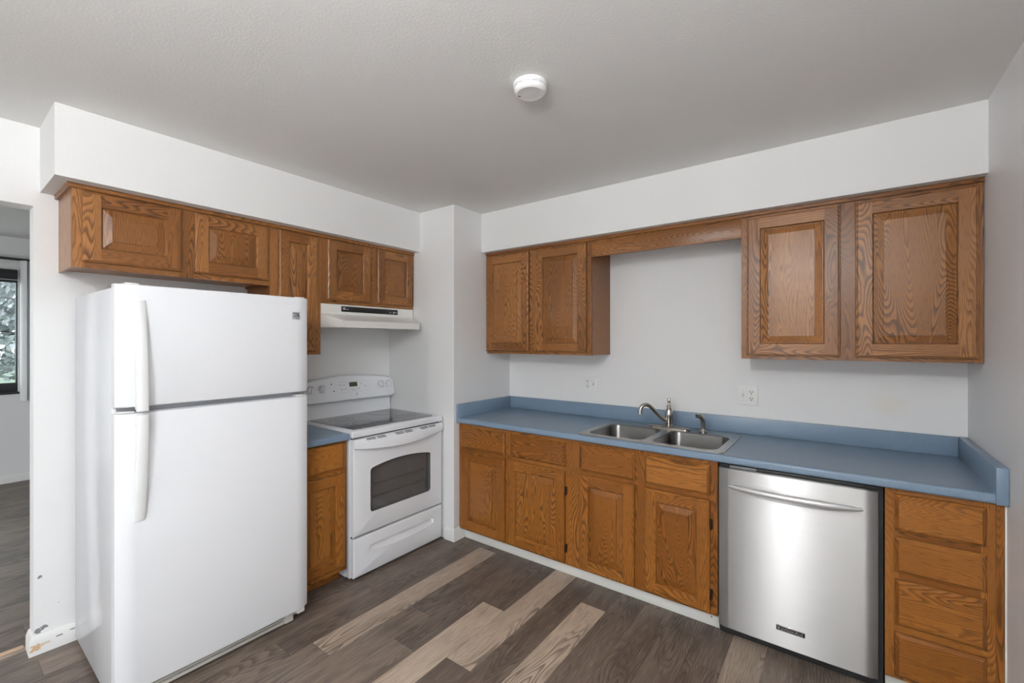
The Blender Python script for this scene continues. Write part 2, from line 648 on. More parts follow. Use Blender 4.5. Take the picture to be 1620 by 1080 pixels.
b = MB()
for y0, y1, z0, z1 in ((-4.85, -4.80, 0, 2.05), (-3.40, -3.35, 0, 2.05), (-4.125, -4.075, 0.05, 2.0), (-4.80, -3.40, 0, 0.05), (-4.80, -3.40, 2.0, 2.05)):
    b.box((XR + 0.04, y0, z0), (XR + 0.09, y1, z1), 0.003)
struct(b.build('door_1', 'white_plastic'))
frame_opening('window_2', 1.22, 1.60, 0.40, 2.10, BACK - 0.09, BACK - 0.04, 'white_plastic', 0.03, False)

# ---- floor: planks of 146 mm running towards the sink wall
PW, PL = 0.1465, 1.228


def plank_floor(name, x0, x1, y0, y1, fixed, base_tones):
    b = MB()
    tl = b.bm.faces.layers.float.new('tone')
    k0 = math.floor((x0 - 0.213) / PW)
    k = k0
    rnd = random.Random(5)
    while 0.213 + k * PW < x1:
        xa, xb = max(x0, 0.213 + k * PW), min(x1, 0.213 + (k + 1) * PW)
        joint, tones = fixed.get(k, (rnd.uniform(-2, -0.8), None))
        j0 = joint - PL * math.ceil((joint - y0) / PL)
        i = round((j0 - joint) / PL)
        y = j0
        while y < y1:
            ya, yb = max(y0, y), min(y1, y + PL)
            if yb - ya > 0.002:
                tone = None
                if tones is not None:
                    tone = tones.get(i)
                if tone is None:
                    tone = rnd.choice(base_tones)
                e = 0.0005
                f = b.poly([(xa + e, ya + e, 0), (xb - e, ya + e, 0), (xb - e, yb - e, 0), (xa + e, yb - e, 0)], g=1)
                f[tl] = tone
            y += PL
            i += 1
        k += 1
    b.box((x0, y0, -0.05), (x1, y1, -0.0008), mat=1)
    return struct(b.build(name, ['floor', 'seam'], smooth=False))


# joint y (start of piece 0, which runs towards the sink wall), tone per piece
FIX = {-2: (-1.40, {0: .12, -1: .3}), -1: (-1.965, {0: .15, -1: .35, 1: .2}), 0: (-1.858, {0: .82, -1: .30, 1: .15}), 1: (-1.377, {0: .08, -1: .32}),
       2: (-1.605, {0: .12, -1: .40, 1: .1}), 3: (-1.112, {0: .06, -1: .92}), 4: (-1.543, {0: .88, -1: .02, 1: .7}),
       5: (-0.95, {0: .14, -1: .22}), 6: (-0.79, {0: .10, -1: .95}), 7: (-1.6, {0: .18, -1: .2}), 8: (-0.60, {-1: .22, -2: .3}),
       9: (-1.30, {0: .18, -1: .25}), 10: (-0.9, {0: .12, -1: .24}), 11: (-0.60, {-1: .72, -2: .3}), 12: (-1.4, {0: .3, -1: .2}),
       13: (-1.1, {0: .2, -1: .3})}
plank_floor('floor', XL - 0.12, XR, BACK, -0.0, FIX, (.1, .15, .2, .3, .4, .75))
plank_floor('floor_living', -4.60, XL - 0.12, BACK, 0.5, {}, (.15, .2, .3, .35, .45))

# threshold strip in the doorway
b = MB()
b.box((XL - T - 0.012, DO, 0), (XL - T + 0.014, JY - 0.02, 0.006), 0.002)
tag(b.build('threshold_strip', 'threshold'), 'thin light wooden threshold strip on the floor across the doorway', 'threshold')


# baseboards
def base_run(name, pts, h=0.085, t=0.013, mat='trim', cap=False):
    """pts: floor line of the wall face; the board lies to the right-hand side of the direction"""
    prof = [(0, 0.0), (t, 0.0), (t, h * 0.72), (t * 0.72, h * 0.88), (t * 0.45, h), (0, h)]
    b = MB()
    n = len(pts)
    rings = []
    dirs = [(Vector(pts[i + 1]) - Vector(pts[i])).normalized() for i in range(n - 1)]
    nr = [Vector((d.y, -d.x)) for d in dirs]
    for i in range(n):
        if i == 0:
            m = nr[0]
        elif i == n - 1:
            m = nr[-1]
        else:
            m = (nr[i - 1] + nr[i]) / (1 + nr[i - 1].dot(nr[i]))
        rings.append([(pts[i][0] + m.x * a, pts[i][1] + m.y * a, z) for a, z in prof])
    b.loops(rings, cap0=True, cap1=True)
    return struct(b.build(name, mat))


# around the boxed-in corner
base_run('baseboard_corner', [(-0.085, YC - 0.0005), (0.0005, YC - 0.0005), (0.0005, -0.576)], 0.09)
base_run('baseboard_left', [(XL - T * 0.75, JY - 0.0005), (XL + 0.0005, JY - 0.0005), (XL + 0.0005, -1.77)], 0.088, 0.016)
base_run('baseboard_right', [(XR - 0.0005, -0.70), (XR - 0.0005, -3.34)], 0.085)
# toe board below the sink cabinets
b = MB()
b.box((0.0135, -0.574, 0.0), (1.760, -0.560, 0.079), 0.002)
struct(b.build('trim_1', 'toe'))
b = MB()
b.box((2.396, -0.574, 0.0), (XR - 0.002, -0.560, 0.079), 0.002)
struct(b.build('trim_2', 'toe'))

# ------------------------------------------------------------------ cabinets
YU, XU = -0.301, -0.442            # face-frame fronts of the upper runs
YB, XB = -0.618, -0.146            # face-frame fronts of the base runs


def PS(yf):                        # sink wall: a = x, d = outward (-y)
    return (lambda a, z, d: (a, yf - d, z)), 0


def PL_(xf):                       # stove wall: a = y, d = outward (+x)
    return (lambda a, z, d: (xf + d, a, z)), 1


def bx(b, P, a0, a1, z0, z1, d0, d1, **k):
    return b.box(P(a0, z0, d0), P(a1, z1, d1), **k)


def rect_loop(P, a0, a1, z0, z1, d, i=0.0):
    return [P(a0 + i, z0 + i, d), P(a1 - i, z0 + i, d), P(a1 - i, z1 - i, d), P(a0 + i, z1 - i, d)]


def ring4(b, la, lb, ga, off=None):
    """four trapezoids between two rectangular loops; rails take grain ga, stiles z"""
    for i in range(4):
        j = (i + 1) % 4
        b.poly([la[i], la[j], lb[j], lb[i]], g=(ga if i in (0, 2) else 2), off=off[i] if off else None)


def panel_door(parent, fr, a0, a1, z0, z1, mat, hinges=()):
    P, ga = fr
    w = min(0.062, (a1 - a0) * 0.27)
    t0, t1 = 0.001, 0.020
    b = MB()
    offs = [(random.uniform(0, 60), random.uniform(0, 60)) for _ in range(4)]
    ring4(b, rect_loop(P, a0, a1, z0, z1, t0), rect_loop(P, a0, a1, z0, z1, t1 - 0.010), ga, offs)
    ring4(b, rect_loop(P, a0, a1, z0, z1, t1 - 0.010), rect_loop(P, a0, a1, z0, z1, t1 - 0.004, 0.0025), ga, offs)
    ring4(b, rect_loop(P, a0, a1, z0, z1, t1 - 0.004, 0.0025), rect_loop(P, a0, a1, z0, z1, t1 - 0.004, 0.005), ga, offs)
    ring4(b, rect_loop(P, a0, a1, z0, z1, t1 - 0.004, 0.005), rect_loop(P, a0, a1, z0, z1, t1, 0.010), ga, offs)
    i0 = 0.010
    # flat faces: two full-height stiles, two rails
    for q, (s0, s1, r0, r1, g) in enumerate(((a0 + w, a1 - w, z0 + i0, z0 + w, ga), (a1 - w, a1 - i0, z0 + i0, z1 - i0, 2),
                                             (a0 + w, a1 - w, z1 - w, z1 - i0, ga), (a0 + i0, a0 + w, z0 + i0, z1 - i0, 2))):
        b.poly([P(s0, r0, t1), P(s1, r0, t1), P(s1, r1, t1), P(s0, r1, t1)], g=g, off=offs[q])
    ring4(b, rect_loop(P, a0, a1, z0, z1, t1, w), rect_loop(P, a0, a1, z0, z1, t1 - 0.003, w + 0.003), ga, offs)
    ring4(b, rect_loop(P, a0, a1, z0, z1, t1 - 0.003, w + 0.003), rect_loop(P, a0, a1, z0, z1, t1 - 0.0125, w + 0.006), ga, offs)
    b.poly(rect_loop(P, a0, a1, z0, z1, t0), g=2)
    door = b.build('door', mat, parent, smooth=False)
    p = MB()
    off = (random.uniform(0, 60), random.uniform(0, 60))
    i1 = w + 0.0062
    lo = [(t1 - 0.012, i1), (t1 - 0.012, i1 + 0.003), (t1 - 0.0045, i1 + 0.033), (t1 - 0.0045, i1 + 0.0342), (t1 - 0.0005, i1 + 0.0352)]
    L = [rect_loop(P, a0, a1, z0, z1, d, i) for d, i in lo]
    for la, lb in zip(L, L[1:]):
        ring4(p, la, lb, 2, [off] * 4)
    p.poly(L[-1], g=2, off=off)
    p.build('raised_panel', mat, door, smooth=False)
    for side, zz in hinges:
        h = MB()
        ax = a1 + 0.004 if side > 0 else a0 - 0.004
        bx(h, P, ax - 0.004, ax + 0.008, zz - 0.024, zz + 0.024, 0.001, 0.006, bevel=0.001)
        h.tube([P(ax, zz - 0.026, 0.012), P(ax, zz + 0.026, 0.012)], 0.0055, 10)
        h.build('hinge', 'hinge', door)
    return door


def drawer_front(parent, fr, a0, a1, z0, z1, mat):
    P, ga = fr
    b = MB()
    off = (random.uniform(0, 60), random.uniform(0, 60))
    L = [rect_loop(P, a0, a1, z0, z1, 0.001), rect_loop(P, a0, a1, z0, z1, 0.009), rect_loop(P, a0, a1, z0, z1, 0.0115, 0.002),
         rect_loop(P, a0, a1, z0, z1, 0.0115, 0.0035), rect_loop(P, a0, a1, z0, z1, 0.020, 0.013)]
    for la, lb in zip(L, L[1:]):
        ring4(b, la, lb, ga, [off] * 4)
    b.poly(L[-1], g=ga, off=off)
    b.poly(L[0], g=ga, off=off)
    return b.build('drawer', mat, parent, smooth=False)


def face_frame(parent, fr, a0, a1, z0, z1, stiles, rails, mat):
    """stiles: list of (a0,a1); rails: list of (z0,z1) between outer stiles"""
    P, ga = fr
    b = MB()
    for s0, s1 in stiles:
        bx(b, P, s0, s1, z0, z1, -0.019, 0.0, g=2)
    st = sorted(stiles)
    for (p, q) in zip(st, st[1:]):
        for r0, r1 in rails:
            bx(b, P, p[1], q[0], r0, r1, -0.019, 0.0, g=ga)
    return b.build('face_frame', mat, parent)


def carcass(parent, fr, a0, a1, z0, z1, depth, mat):
    P, ga = fr
    b = MB()
    th = 0.012
    d0, d1 = -depth, -0.0192
    bx(b, P, a0, a0 + th, z0, z1, d0, d1, g=2)
    bx(b, P, a1 - th, a1, z0, z1, d0, d1, g=2)
    bx(b, P, a0 + th, a1 - th, z0 + 0.012, z0 + 0.012 + th, d0, d1, g=ga)
    bx(b, P, a0 + th, a1 - th, z1 - th, z1, d0, d1, g=ga)
    bx(b, P, a0 + th, a1 - th, z0 + 0.03, z1 - th, d0, d0 + 0.006, g=2)
    return b.build('carcass', mat, parent)


ZT = 2.121
FU, FL_ = PS(YU), PL_(XU)


def upper(name_label, fr, depth, a0, a1, z0, doors, stiles, dz=(0.019, 0.013), origin=None):
    th = thing('wall_cabinet', name_label, 'cabinet', origin)
    carcass(th, fr, a0, a1, z0, ZT, depth, 'oak')
    face_frame(th, fr, a0, a1, z0, ZT, stiles, [(z0, z0 + 0.034), (ZT - 0.045, ZT)], 'oak')
    for d0, d1 in doors:
        panel_door(th, fr, d0, d1, z0 + dz[0], ZT - dz[1], 'oak')
    return th


G = 0.0006
# stove wall, from the doorway towards the corner
dl = XU - XL - 0.0008
upper('oak wall cabinet with two low wide doors above the white refrigerator', FL_, dl, -2.591, -1.757 - G, 1.774,
      [(-2.560, -2.192), (-2.139, -1.770)], [(-2.591, -2.55), (-2.20, -2.13), (-1.795, -1.757 - G)], (0.027, 0.006), (XU, -2.17, 1.774))
upper('narrow tall oak wall cabinet with one door between refrigerator and range hood', FL_, dl, -1.757, -1.4425 - G, 1.364,
      [(-1.713, -1.468)], [(-1.757, -1.70), (-1.48, -1.4425 - G)], (0.020, 0.004), (XU, -1.6, 1.364))
upper('oak wall cabinet with two square doors directly above the range hood', FL_, dl, -1.4425, -0.676, 1.696,
      [(-1.403, -1.071), (-1.018, -0.686)], [(-1.4425, -1.39), (-1.085, -1.005), (-0.70, -0.676)], (0.023, 0.004), (XU, -1.06, 1.696))
# sink wall
ds = -YU - 0.0008
upper('oak wall cabinet with two tall doors beside the boxed-in wall corner', FU, ds, 0.001, 0.910, 1.354,
      [(0.004, 0.410), (0.466, 0.878)], [(0.001, 0.03), (0.40, 0.475), (0.868, 0.910)], (0.017, 0.011), (0.45, YU, 1.354))
upper('oak wall cabinet with two wide doors above the dishwasher end of the counter', FU, ds, 1.812, 2.7315, 1.354,
      [(1.840, 2.246), (2.304, 2.716)], [(1.812, 1.855), (2.235, 2.315), (2.705, 2.7315)], (0.018, 0.011), (2.27, YU, 1.354))
# valance board above the sink
b = MB()
bx(b, FU[0], 0.9106, 1.8114, 2.012, ZT, -0.019, 0.0, g=0, bevel=0.0015)
tag(b.build('valance_board', 'oak'), 'plain oak valance board spanning the two wall cabinets above the sink', 'valance')


# crown strips on top of the cabinets
def crown(name, fr, a0, a1, wrap, depth, label):
    P, ga = fr
    b = MB()
    z0, z1 = ZT - 0.0015, SF - 0.0008
    prof = [(0.0008, z0), (0.011, z0), (0.0135, z0 + 0.003), (0.0135, z1 - 0.004), (0.016, z1 - 0.002), (0.016, z1), (0.0008, z1)]
    rings = []
    if wrap:
        # return along the exposed end of the run
        rings.append([P(a0 - d, z, -depth) for d, z in prof])
        rings.append([P(a0 - d, z, d) for d, z in prof])
    else:
        rings.append([P(a0, z, d) for d, z in prof])
    rings.append([P(a1, z, d) for d, z in prof])
    b.loops(rings, cap0=True, cap1=True, g=ga)
    # filler behind the strip, on the cabinet tops
    bx(b, P, a0, a1, ZT + 0.0008, z1, -0.03, 0.0008, g=ga)
    return tag(b.build(name, 'oak'), label, 'molding')


crown('cabinet_molding', FL_, -2.591, -0.6745, True, dl, 'thin oak molding strip on top of the cabinets over refrigerator and range')
crown('cabinet_molding', FU, 0.001, 2.7315, False, ds, 'thin oak molding strip along the cabinet tops and valance over the sink')

# ---- base cabinets, sink wall
FB, FA = PS(YB), PL_(XB)
ZB0, ZB1 = 0.081, 0.8535
RAILS = [(ZB0, ZB0 + 0.03), (0.640, 0.690), (0.815, ZB1)]
c1 = thing('base_cabinet', 'oak base cabinet with two drawers and two doors beside the boxed-in corner', 'cabinet', (0.47, YB, 0))
carcass(c1, FB, 0.002, 0.938 - G, ZB0, ZB1, 0.616, 'oak_amber')
face_frame(c1, FB, 0.002, 0.938 - G, ZB0, ZB1, [(0.002, 0.04), (0.42, 0.485), (0.888, 0.938 - G)], RAILS, 'oak_amber')
drawer_front(c1, FB, 0.027, 0.431, 0.679, 0.829, 'oak_amber')
drawer_front(c1, FB, 0.479, 0.895, 0.679, 0.829, 'oak_amber')
panel_door(c1, FB, 0.027, 0.431, 0.092, 0.655, 'oak_amber')
panel_door(c1, FB, 0.453, 0.895, 0.092, 0.655, 'oak_amber', [(1, 0.535), (1, 0.185)])
c2 = thing('base_cabinet', 'oak sink base cabinet with two false drawers and two doors beside the dishwasher', 'cabinet', (1.35, YB, 0))


def sink_carcass():
    # low sides so that the sink bowls hang free inside
    P, ga = FB
    b = MB()
    a0, a1, th = 0.938, 1.758, 0.012
    bx(b, P, a0, a0 + th, ZB0, ZB1, -0.616, -0.0192)
    bx(b, P, a1 - th, a1, ZB0, ZB1, -0.616, -0.0192)
    bx(b, P, a0 + th, a1 - th, ZB0 + 0.012, ZB0 + 0.024, -0.616, -0.0192, g=0)
    bx(b, P, a0 + th, a1 - th, ZB0 + 0.03, ZB1 - 0.01, -0.616, -0.610)
    b.build('carcass', 'oak_amber', c2)


sink_carcass()
face_frame(c2, FB, 0.938, 1.758, ZB0, ZB1, [(0.938, 0.992), (1.325, 1.40), (1.715, 1.758)], RAILS, 'oak_amber')
drawer_front(c2, FB, 1.002, 1.335, 0.679, 0.829, 'oak_amber')
drawer_front(c2, FB, 1.392, 1.724, 0.679, 0.829, 'oak_amber')
panel_door(c2, FB, 0.991, 1.335, 0.092, 0.655, 'oak_amber')
panel_door(c2, FB, 1.390, 1.724, 0.092, 0.655, 'oak_amber', [(1, 0.535), (1, 0.185)])
c3 = thing('drawer_cabinet', 'oak base cabinet of four stacked drawers between dishwasher and side wall', 'cabinet', (2.56, YB, 0))
carcass(c3, FB, 2.393, 2.722, ZB0, ZB1, 0.616, 'oak_amber')
face_frame(c3, FB, 2.393, 2.705, ZB0, ZB1, [(2.393, 2.435), (2.668, 2.705)],
           [(ZB0, 0.105), (0.265, 0.310), (0.480, 0.525), (0.648, 0.692), (0.815, ZB1)], 'oak_amber')
for z0, z1 in ((0.684, 0.831), (0.516, 0.657), (0.303, 0.489), (0.096, 0.274)):
    drawer_front(c3, FB, 2.422, 2.681, z0, z1, 'oak_amber')
b = MB()
bx(b, FB[0], 2.7055, 2.727, 0.081, ZB1, -0.012, 0.002, g=2)
b.build('scribe_strip', 'oak_amber', c3)
b = MB()   # painted caulk line between the drawer cabinet and the wall
b.box((2.7276, -0.622, 0.081), (2.7326, -0.60, 0.853))
struct(b.build('trim_3', 'trim'))
# ---- base cabinet between refrigerator and range
c4 = thing('base_cabinet', 'narrow oak base cabinet with one drawer and door between refrigerator and range', 'cabinet', (XB, -1.6, 0))
da = XB - XL - 0.004
carcass(c4, FA, -1.768, -1.447, 0.103, ZB1, da, 'oak_amber')
face_frame(c4, FA, -1.768, -1.447, 0.075, ZB1, [(-1.768, -1.73), (-1.482, -1.447)], [(0.075, 0.115), (0.650, 0.700), (0.83, ZB1)], 'oak_amber')
drawer_front(c4, FA, -1.745, -1.474, 0.690, 0.842, 'oak_amber')
panel_door(c4, FA, -1.745, -1.463, 0.104, 0.664, 'oak_amber')
b = MB()
bx(b, FA[0], -1.768, -1.447, 0.0, 0.102, -0.090, -0.075, g=1)
b.build('toe_kick', 'oak_amber', c4)

# ------------------------------------------------------------------ countertops
ZC0, ZC1 = 0.855, 0.893
ct = thing('countertop', 'long blue laminate countertop with backsplash and side splashes around the sink', 'countertop', (1.36, -0.32, ZC0))
SX0, SX1, SY0, SY1 = 1.000, 1.762, -0.608, -0.118     # sink cut-out


def bullnose(b, run, a0, a1, front, back, ga):
    """rounded front edge swept along the run: run(a, depth, z)"""
    r = 0.011
    pr = []
    for i in range(7):
        a = math.radians(90 - 90 * i / 6)
        pr.append((front + r - r * math.cos(a), ZC1 - r + r * math.sin(a)))
    for i in range(7):
        a = math.radians(-90 * i / 6)
        pr.append((front + r - r * math.cos(a), ZC0 + r + r * math.sin(a)))
    pr += [(back, ZC0), (back, ZC1)]
    b.loops([[run(a, d, z) for d, z in pr] for a in (a0, a1)], cap0=True, cap1=True, g=ga)


b = MB()
bullnose(b, lambda a, d, z: (a, d, z), 0.001, 2.699, -0.650, SY0, 0)
b.box((0.001, SY1, ZC0), (2.699, -0.0015, ZC1))
b.box((0.001, SY0, ZC0), (SX0, SY1, ZC1))
b.box((SX1, SY0, ZC0), (2.699, SY1, ZC1))
b.build('top', 'laminate', ct)
b = MB()
b.box((0.020, -0.021, ZC1), (2.699, -0.0015, 0.990), 0.003)
b.build('backsplash', 'laminate', ct)
b = MB()
b.box((0.001, -0.6505, ZC0), (0.0195, -0.0015, 0.990), 0.002)
b.build('side_splash', 'laminate', ct)
b = MB()
b.box((2.6995, -0.6525, ZC0), (2.7315, -0.0015, 0.990), 0.0015)
b.build('side_splash', 'laminate', ct)

b = MB()
bullnose(b, lambda a, d, z: (-d, a, z), -1.772, -1.4435, 0.114, 0.72, 1)
tag(b.build('countertop', 'laminate'), 'short blue laminate countertop between refrigerator and range', 'countertop')

# ------------------------------------------------------------------ sink
sk = thing('kitchen_sink', 'stainless steel double bowl drop-in sink in the blue countertop', 'sink', (1.38, -0.36, ZC1))
X0, X1, Y0, Y1 = 0.975, 1.787, -0.632, -0.094
ZR = ZC1 + 0.0045
bowls = [(1.020, 1.362, -0.590, -0.205), (1.405, 1.745, -0.590, -0.205)]
b = MB()
K = 6
o_lo = [(x, y, ZC1 + 0.0006) for x, y in rrect(X0, X1, Y0, Y1, 0.035, K)]
o_a = [(x, y, ZR + 0.001) for x, y in rrect(X0 + 0.003, X1 - 0.003, Y0 + 0.003, Y1 - 0.003, 0.032, K)]
o_b = [(x, y, ZR + 0.002) for x, y in rrect(X0 + 0.009, X1 - 0.009, Y0 + 0.009, Y1 - 0.009, 0.028, K)]
o_c = [(x, y, ZR) for x, y in rrect(X0 + 0.016, X1 - 0.016, Y0 + 0.016, Y1 - 0.016, 0.022, K)]
b.loops([o_lo, o_a, o_b, o_c])
xm = 1.3835
for i, (x0, x1, y0, y1) in enumerate(bowls):
    cx0, cx1 = (X0 + 0.016, xm) if i == 0 else (xm, X1 - 0.016)
    O, I = star_ring((cx0, cx1, Y0 + 0.016, Y1 - 0.016), rrect(x0, x1, y0, y1, 0.06, 8), ((x0 + x1) / 2, (y0 + y1) / 2), 48)
    b.loops([[(x, y, ZR) for x, y in O], [(x, y, ZR) for x, y in I]])
b.build('rim_deck', 'steel_sink', sk)
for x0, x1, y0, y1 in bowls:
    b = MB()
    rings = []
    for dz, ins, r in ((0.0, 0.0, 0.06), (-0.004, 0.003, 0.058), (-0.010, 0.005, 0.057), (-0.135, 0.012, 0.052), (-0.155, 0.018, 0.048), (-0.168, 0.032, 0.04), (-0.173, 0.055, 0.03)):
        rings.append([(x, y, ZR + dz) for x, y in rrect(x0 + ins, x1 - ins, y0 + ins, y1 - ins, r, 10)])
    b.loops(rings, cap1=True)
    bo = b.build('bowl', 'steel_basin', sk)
    b = MB()
    cx, cy = (x0 + x1) / 2, (y0 + y1) / 2
    b.lathe((cx, cy, ZR - 0.173), [(0.056, 0.0), (0.055, 0.003), (0.046, 0.003), (0.040, -0.004), (0.01, -0.004)])
    b.build('drain', 'chrome', bo)

# faucet
BX, BY = 1.375, -0.147
fa = thing('kitchen_faucet', 'brushed nickel single handle faucet with curved spout on the sink ledge', 'faucet', (BX, BY, ZR))
b = MB()
prof = [(0, 0), (0.004, 0.004), (0.008, 0.012)]
for k, (ins, z) in enumerate(((0.0, 0.0), (0.0, 0.008), (0.004, 0.013), (0.010, 0.015))):
    prof[min(k, 2)] = (ins, z)
rings = [[(x, y, ZR + z) for x, y in rrect(BX - 0.128 + i, BX + 0.128 - i, BY - 0.029 + i, BY + 0.029 - i, 0.028 - i, 6)]
         for i, z in ((0.0, 0.0006), (0.0, 0.008), (0.004, 0.013), (0.010, 0.015))]
b.loops(rings, cap0=True, cap1=True)
b.build('base_plate', 'nickel', fa)
b = MB()
b.lathe((BX, BY, ZR + 0.014), [(0.026, 0), (0.026, 0.006), (0.0225, 0.010), (0.022, 0.055), (0.0235, 0.060), (0.024, 0.075), (0.022, 0.095), (0.016, 0.110), (0.011, 0.118), (0.010, 0.122)])
b.build('body', 'nickel', fa)
b = MB()
dv = Vector((-0.72, -0.69, 0)).normalized()
pp = [(0.015, 0.944), (0.040, 0.957), (0.065, 0.979), (0.090, 1.004), (0.115, 1.029), (0.132, 1.043), (0.150, 1.050), (0.168, 1.048), (0.182, 1.038), (0.190, 1.022), (0.192, 1.008), (0.192, 0.992)]
b.tube([(BX + dv.x * r, BY + dv.y * r, z) for r, z in pp], [0.0135, 0.012, 0.0115, 0.0115, 0.0115, 0.0115, 0.0115, 0.0115, 0.0115, 0.0115, 0.0115, 0.0125], 16)
b.build('spout', 'nickel', fa)
b = MB()
zh = ZR + 0.135
b.lathe((BX, BY, zh), [(0.010, 0), (0.0155, 0.002), (0.0155, 0.007), (0.009, 0.011), (0.0075, 0.022), (0.0095, 0.038), (0.0105, 0.047), (0.008, 0.053), (0.003, 0.055)], n=20)
b.build('handle', 'nickel', fa)
# side sprayer
QX, QY = 1.580, -0.150
sp = thing('side_sprayer', 'brushed nickel curved side sprayer standing next to the faucet', 'sprayer', (QX, QY, ZR))
b = MB()
b.lathe((QX, QY, ZR + 0.0006), [(0.024, 0), (0.024, 0.004), (0.019, 0.009), (0.016, 0.018), (0.014, 0.022)], n=24)
b.build('base', 'nickel', sp)
b = MB()
pp = [(0, 0.020), (0, 0.045), (0.001, 0.065), (0.006, 0.082), (0.016, 0.094), (0.030, 0.100), (0.044, 0.099)]
b.tube([(QX + dv.x * r, QY + dv.y * r, ZR + z) for r, z in pp], [0.0125, 0.0125, 0.0135, 0.0145, 0.0145, 0.0135, 0.0125], 16)
b.build('spray_head', 'nickel', sp)

# ------------------------------------------------------------------ refrigerator
fg = thing('refrigerator', 'white top-freezer refrigerator with two strap handles beside the doorway', 'refrigerator', (-0.35, -2.158, 0))
FY0, FY1 = -2.539, -1.777
XF = 0.030
ZG = 1.1715
b = MB()
b.box((-0.715, FY0 + 0.001, 0.022), (-0.038, FY1 - 0.001, 1.660), 0.006)
b.build('cabinet_body', 'fridge_side', fg)


def fridge_door(name, z0, z1):
    b = MB()
    n = 24
    rings = []
    zs = [z0, z0, z0 + 0.004, z0 + 0.010]
    for i in range(n + 1):
        t = -1 + 2 * i / n
        y = FY0 + (FY1 - FY0) * i / n
        # bowed front with rounded vertical edges
        e = max(0.0, abs(t) - 0.955) / 0.045
        xf = XF + 0.008 * (1 - t * t) - 0.018 * (1 - math.sqrt(max(0.0, 1 - e * e)))
        r = 0.009
        ring = [(-0.030, y, z0), (xf - r, y, z0), (xf - r * 0.3, y, z0 + r * 0.3), (xf, y, z0 + r), (xf, y, z1 - r), (xf - r * 0.3, y, z1 - r * 0.3), (xf - r, y, z1), (-0.030, y, z1)]
        rings.append(ring)
    b.loops(rings, cap0=True, cap1=True)
    return b.build(name, 'fridge', fg)


fd = fridge_door('freezer_door', ZG + 0.018, 1.671)
rd = fridge_door('fresh_food_door', 0.076, ZG - 0.006)
b = MB()
b.box((-0.038, FY0 + 0.014, 0.09), (-0.0305, FY1 - 0.014, 1.655))
b.build('door_gasket', 'gasket', fg)


def strap(parent, zfar, zgap):
    """strap handle, flush at zfar and standing off the door at zgap"""
    b = MB()
    n = 18
    rings = []
    yc = -2.468
    for i in range(n + 1):
        t = i / n
        z = zfar + (zgap - zfar) * t
        off = 0.004 + 0.044 * (1 - (1 - t) ** 2)
        w = 0.0185
        xo = XF + 0.003 + off
        th = min(0.013, off + 0.002)
        ring = [(xo - th, yc - w, z), (xo - 0.003, yc - w, z), (xo, yc - w + 0.004, z), (xo + 0.001, yc, z), (xo, yc + w - 0.004, z), (xo - 0.003, yc + w, z), (xo - th, yc + w, z)]
        rings.append(ring)
    b.loops(rings, cap0=True, cap1=True)
    # standoff near the gap
    s = 1 if zgap > zfar else -1
    za, zb_ = zgap - s * 0.055, zgap - s * 0.004
    b.box((XF + 0.001, yc - 0.014, min(za, zb_)), (XF + 0.040, yc + 0.014, max(za, zb_)), 0.003)
    return b.build('handle', 'handle_white', parent)


strap(fd, 1.610, ZG + 0.005)
strap(rd, 0.742, ZG - 0.008)
b = MB()
b.box((XF + 0.0015, -1.866, 1.560), (XF + 0.0075, -1.829, 1.596), 0.0015)
bd = b.build('badge', 'badge', fd)
b = MB()
xb_ = XF + 0.0078
b.tube([(xb_, -1.852, 1.5805), (xb_, -1.842, 1.5825), (xb_, -1.835, 1.580), (xb_, -1.832, 1.572)], [0.0006, 0.0012, 0.0018, 0.0006], 8)
b.box((xb_ - 0.001, -1.862, 1.588), (xb_ + 0.0003, -1.833, 1.590))
b.box((xb_ - 0.001, -1.862, 1.572), (xb_ + 0.0003, -1.846, 1.574))
b.build('emblem', 'black', bd)
b = MB()   # hinge covers
b.box((-0.07, FY0 + 0.03, 1.6605), (0.015, FY0 + 0.075, 1.678), 0.004)
b.build('hinge_cover', 'white_plastic', fg)
b = MB()
b.box((-0.07, FY1 - 0.06, 1.6605), (0.012, FY1 - 0.012, 1.676), 0.004)
b.build('hinge_cover', 'white_plastic', fg)
b = MB()   # hinge bracket in the gap between the doors
b.box((-0.035, FY1 - 0.06, ZG - 0.004), (0.022, FY1 - 0.012, ZG + 0.002), 0.001)
b.build('hinge_bracket', 'white_plastic', fg)
b = MB()
b.box((-0.035, FY0 + 0.006, ZG - 0.004), (0.020, FY0 + 0.06, ZG + 0.001), 0.001)
b.build('hinge_bracket', 'white_plastic', fg)
b = MB()   # toe grille with long louvres
b.box((-0.055, FY0 + 0.02, 0.006), (-0.045, FY1 - 0.09, 0.070), mat=1)
for z, h in ((0.010, 0.014), (0.033, 0.006), (0.048, 0.006), (0.062, 0.006)):
    b.box((-0.050, FY0 + 0.01, z), (-0.022, FY1 - 0.10, z + h), 0.0015)
b.box((-0.052, FY1 - 0.10, 0.008), (-0.016, FY1 - 0.055, 0.072), 0.006)
b.build('toe_grille', ['grille', 'dark_gap'], fg)
b = MB()
b.box((-0.045, FY1 - 0.05, 0.045), (0.010, FY1 - 0.010, 0.074), 0.005)
b.build('hinge_cover', 'white_plastic', fg)
for y in (FY0 + 0.05, FY1 - 0.05):
    for x in (-0.10, -0.66):
        b = MB()
        b.lathe((x, y, 0.0), [(0.018, 0), (0.018, 0.012), (0.010, 0.014), (0.010, 0.0225)], n=16)
        b.build('foot', 'black', fg)

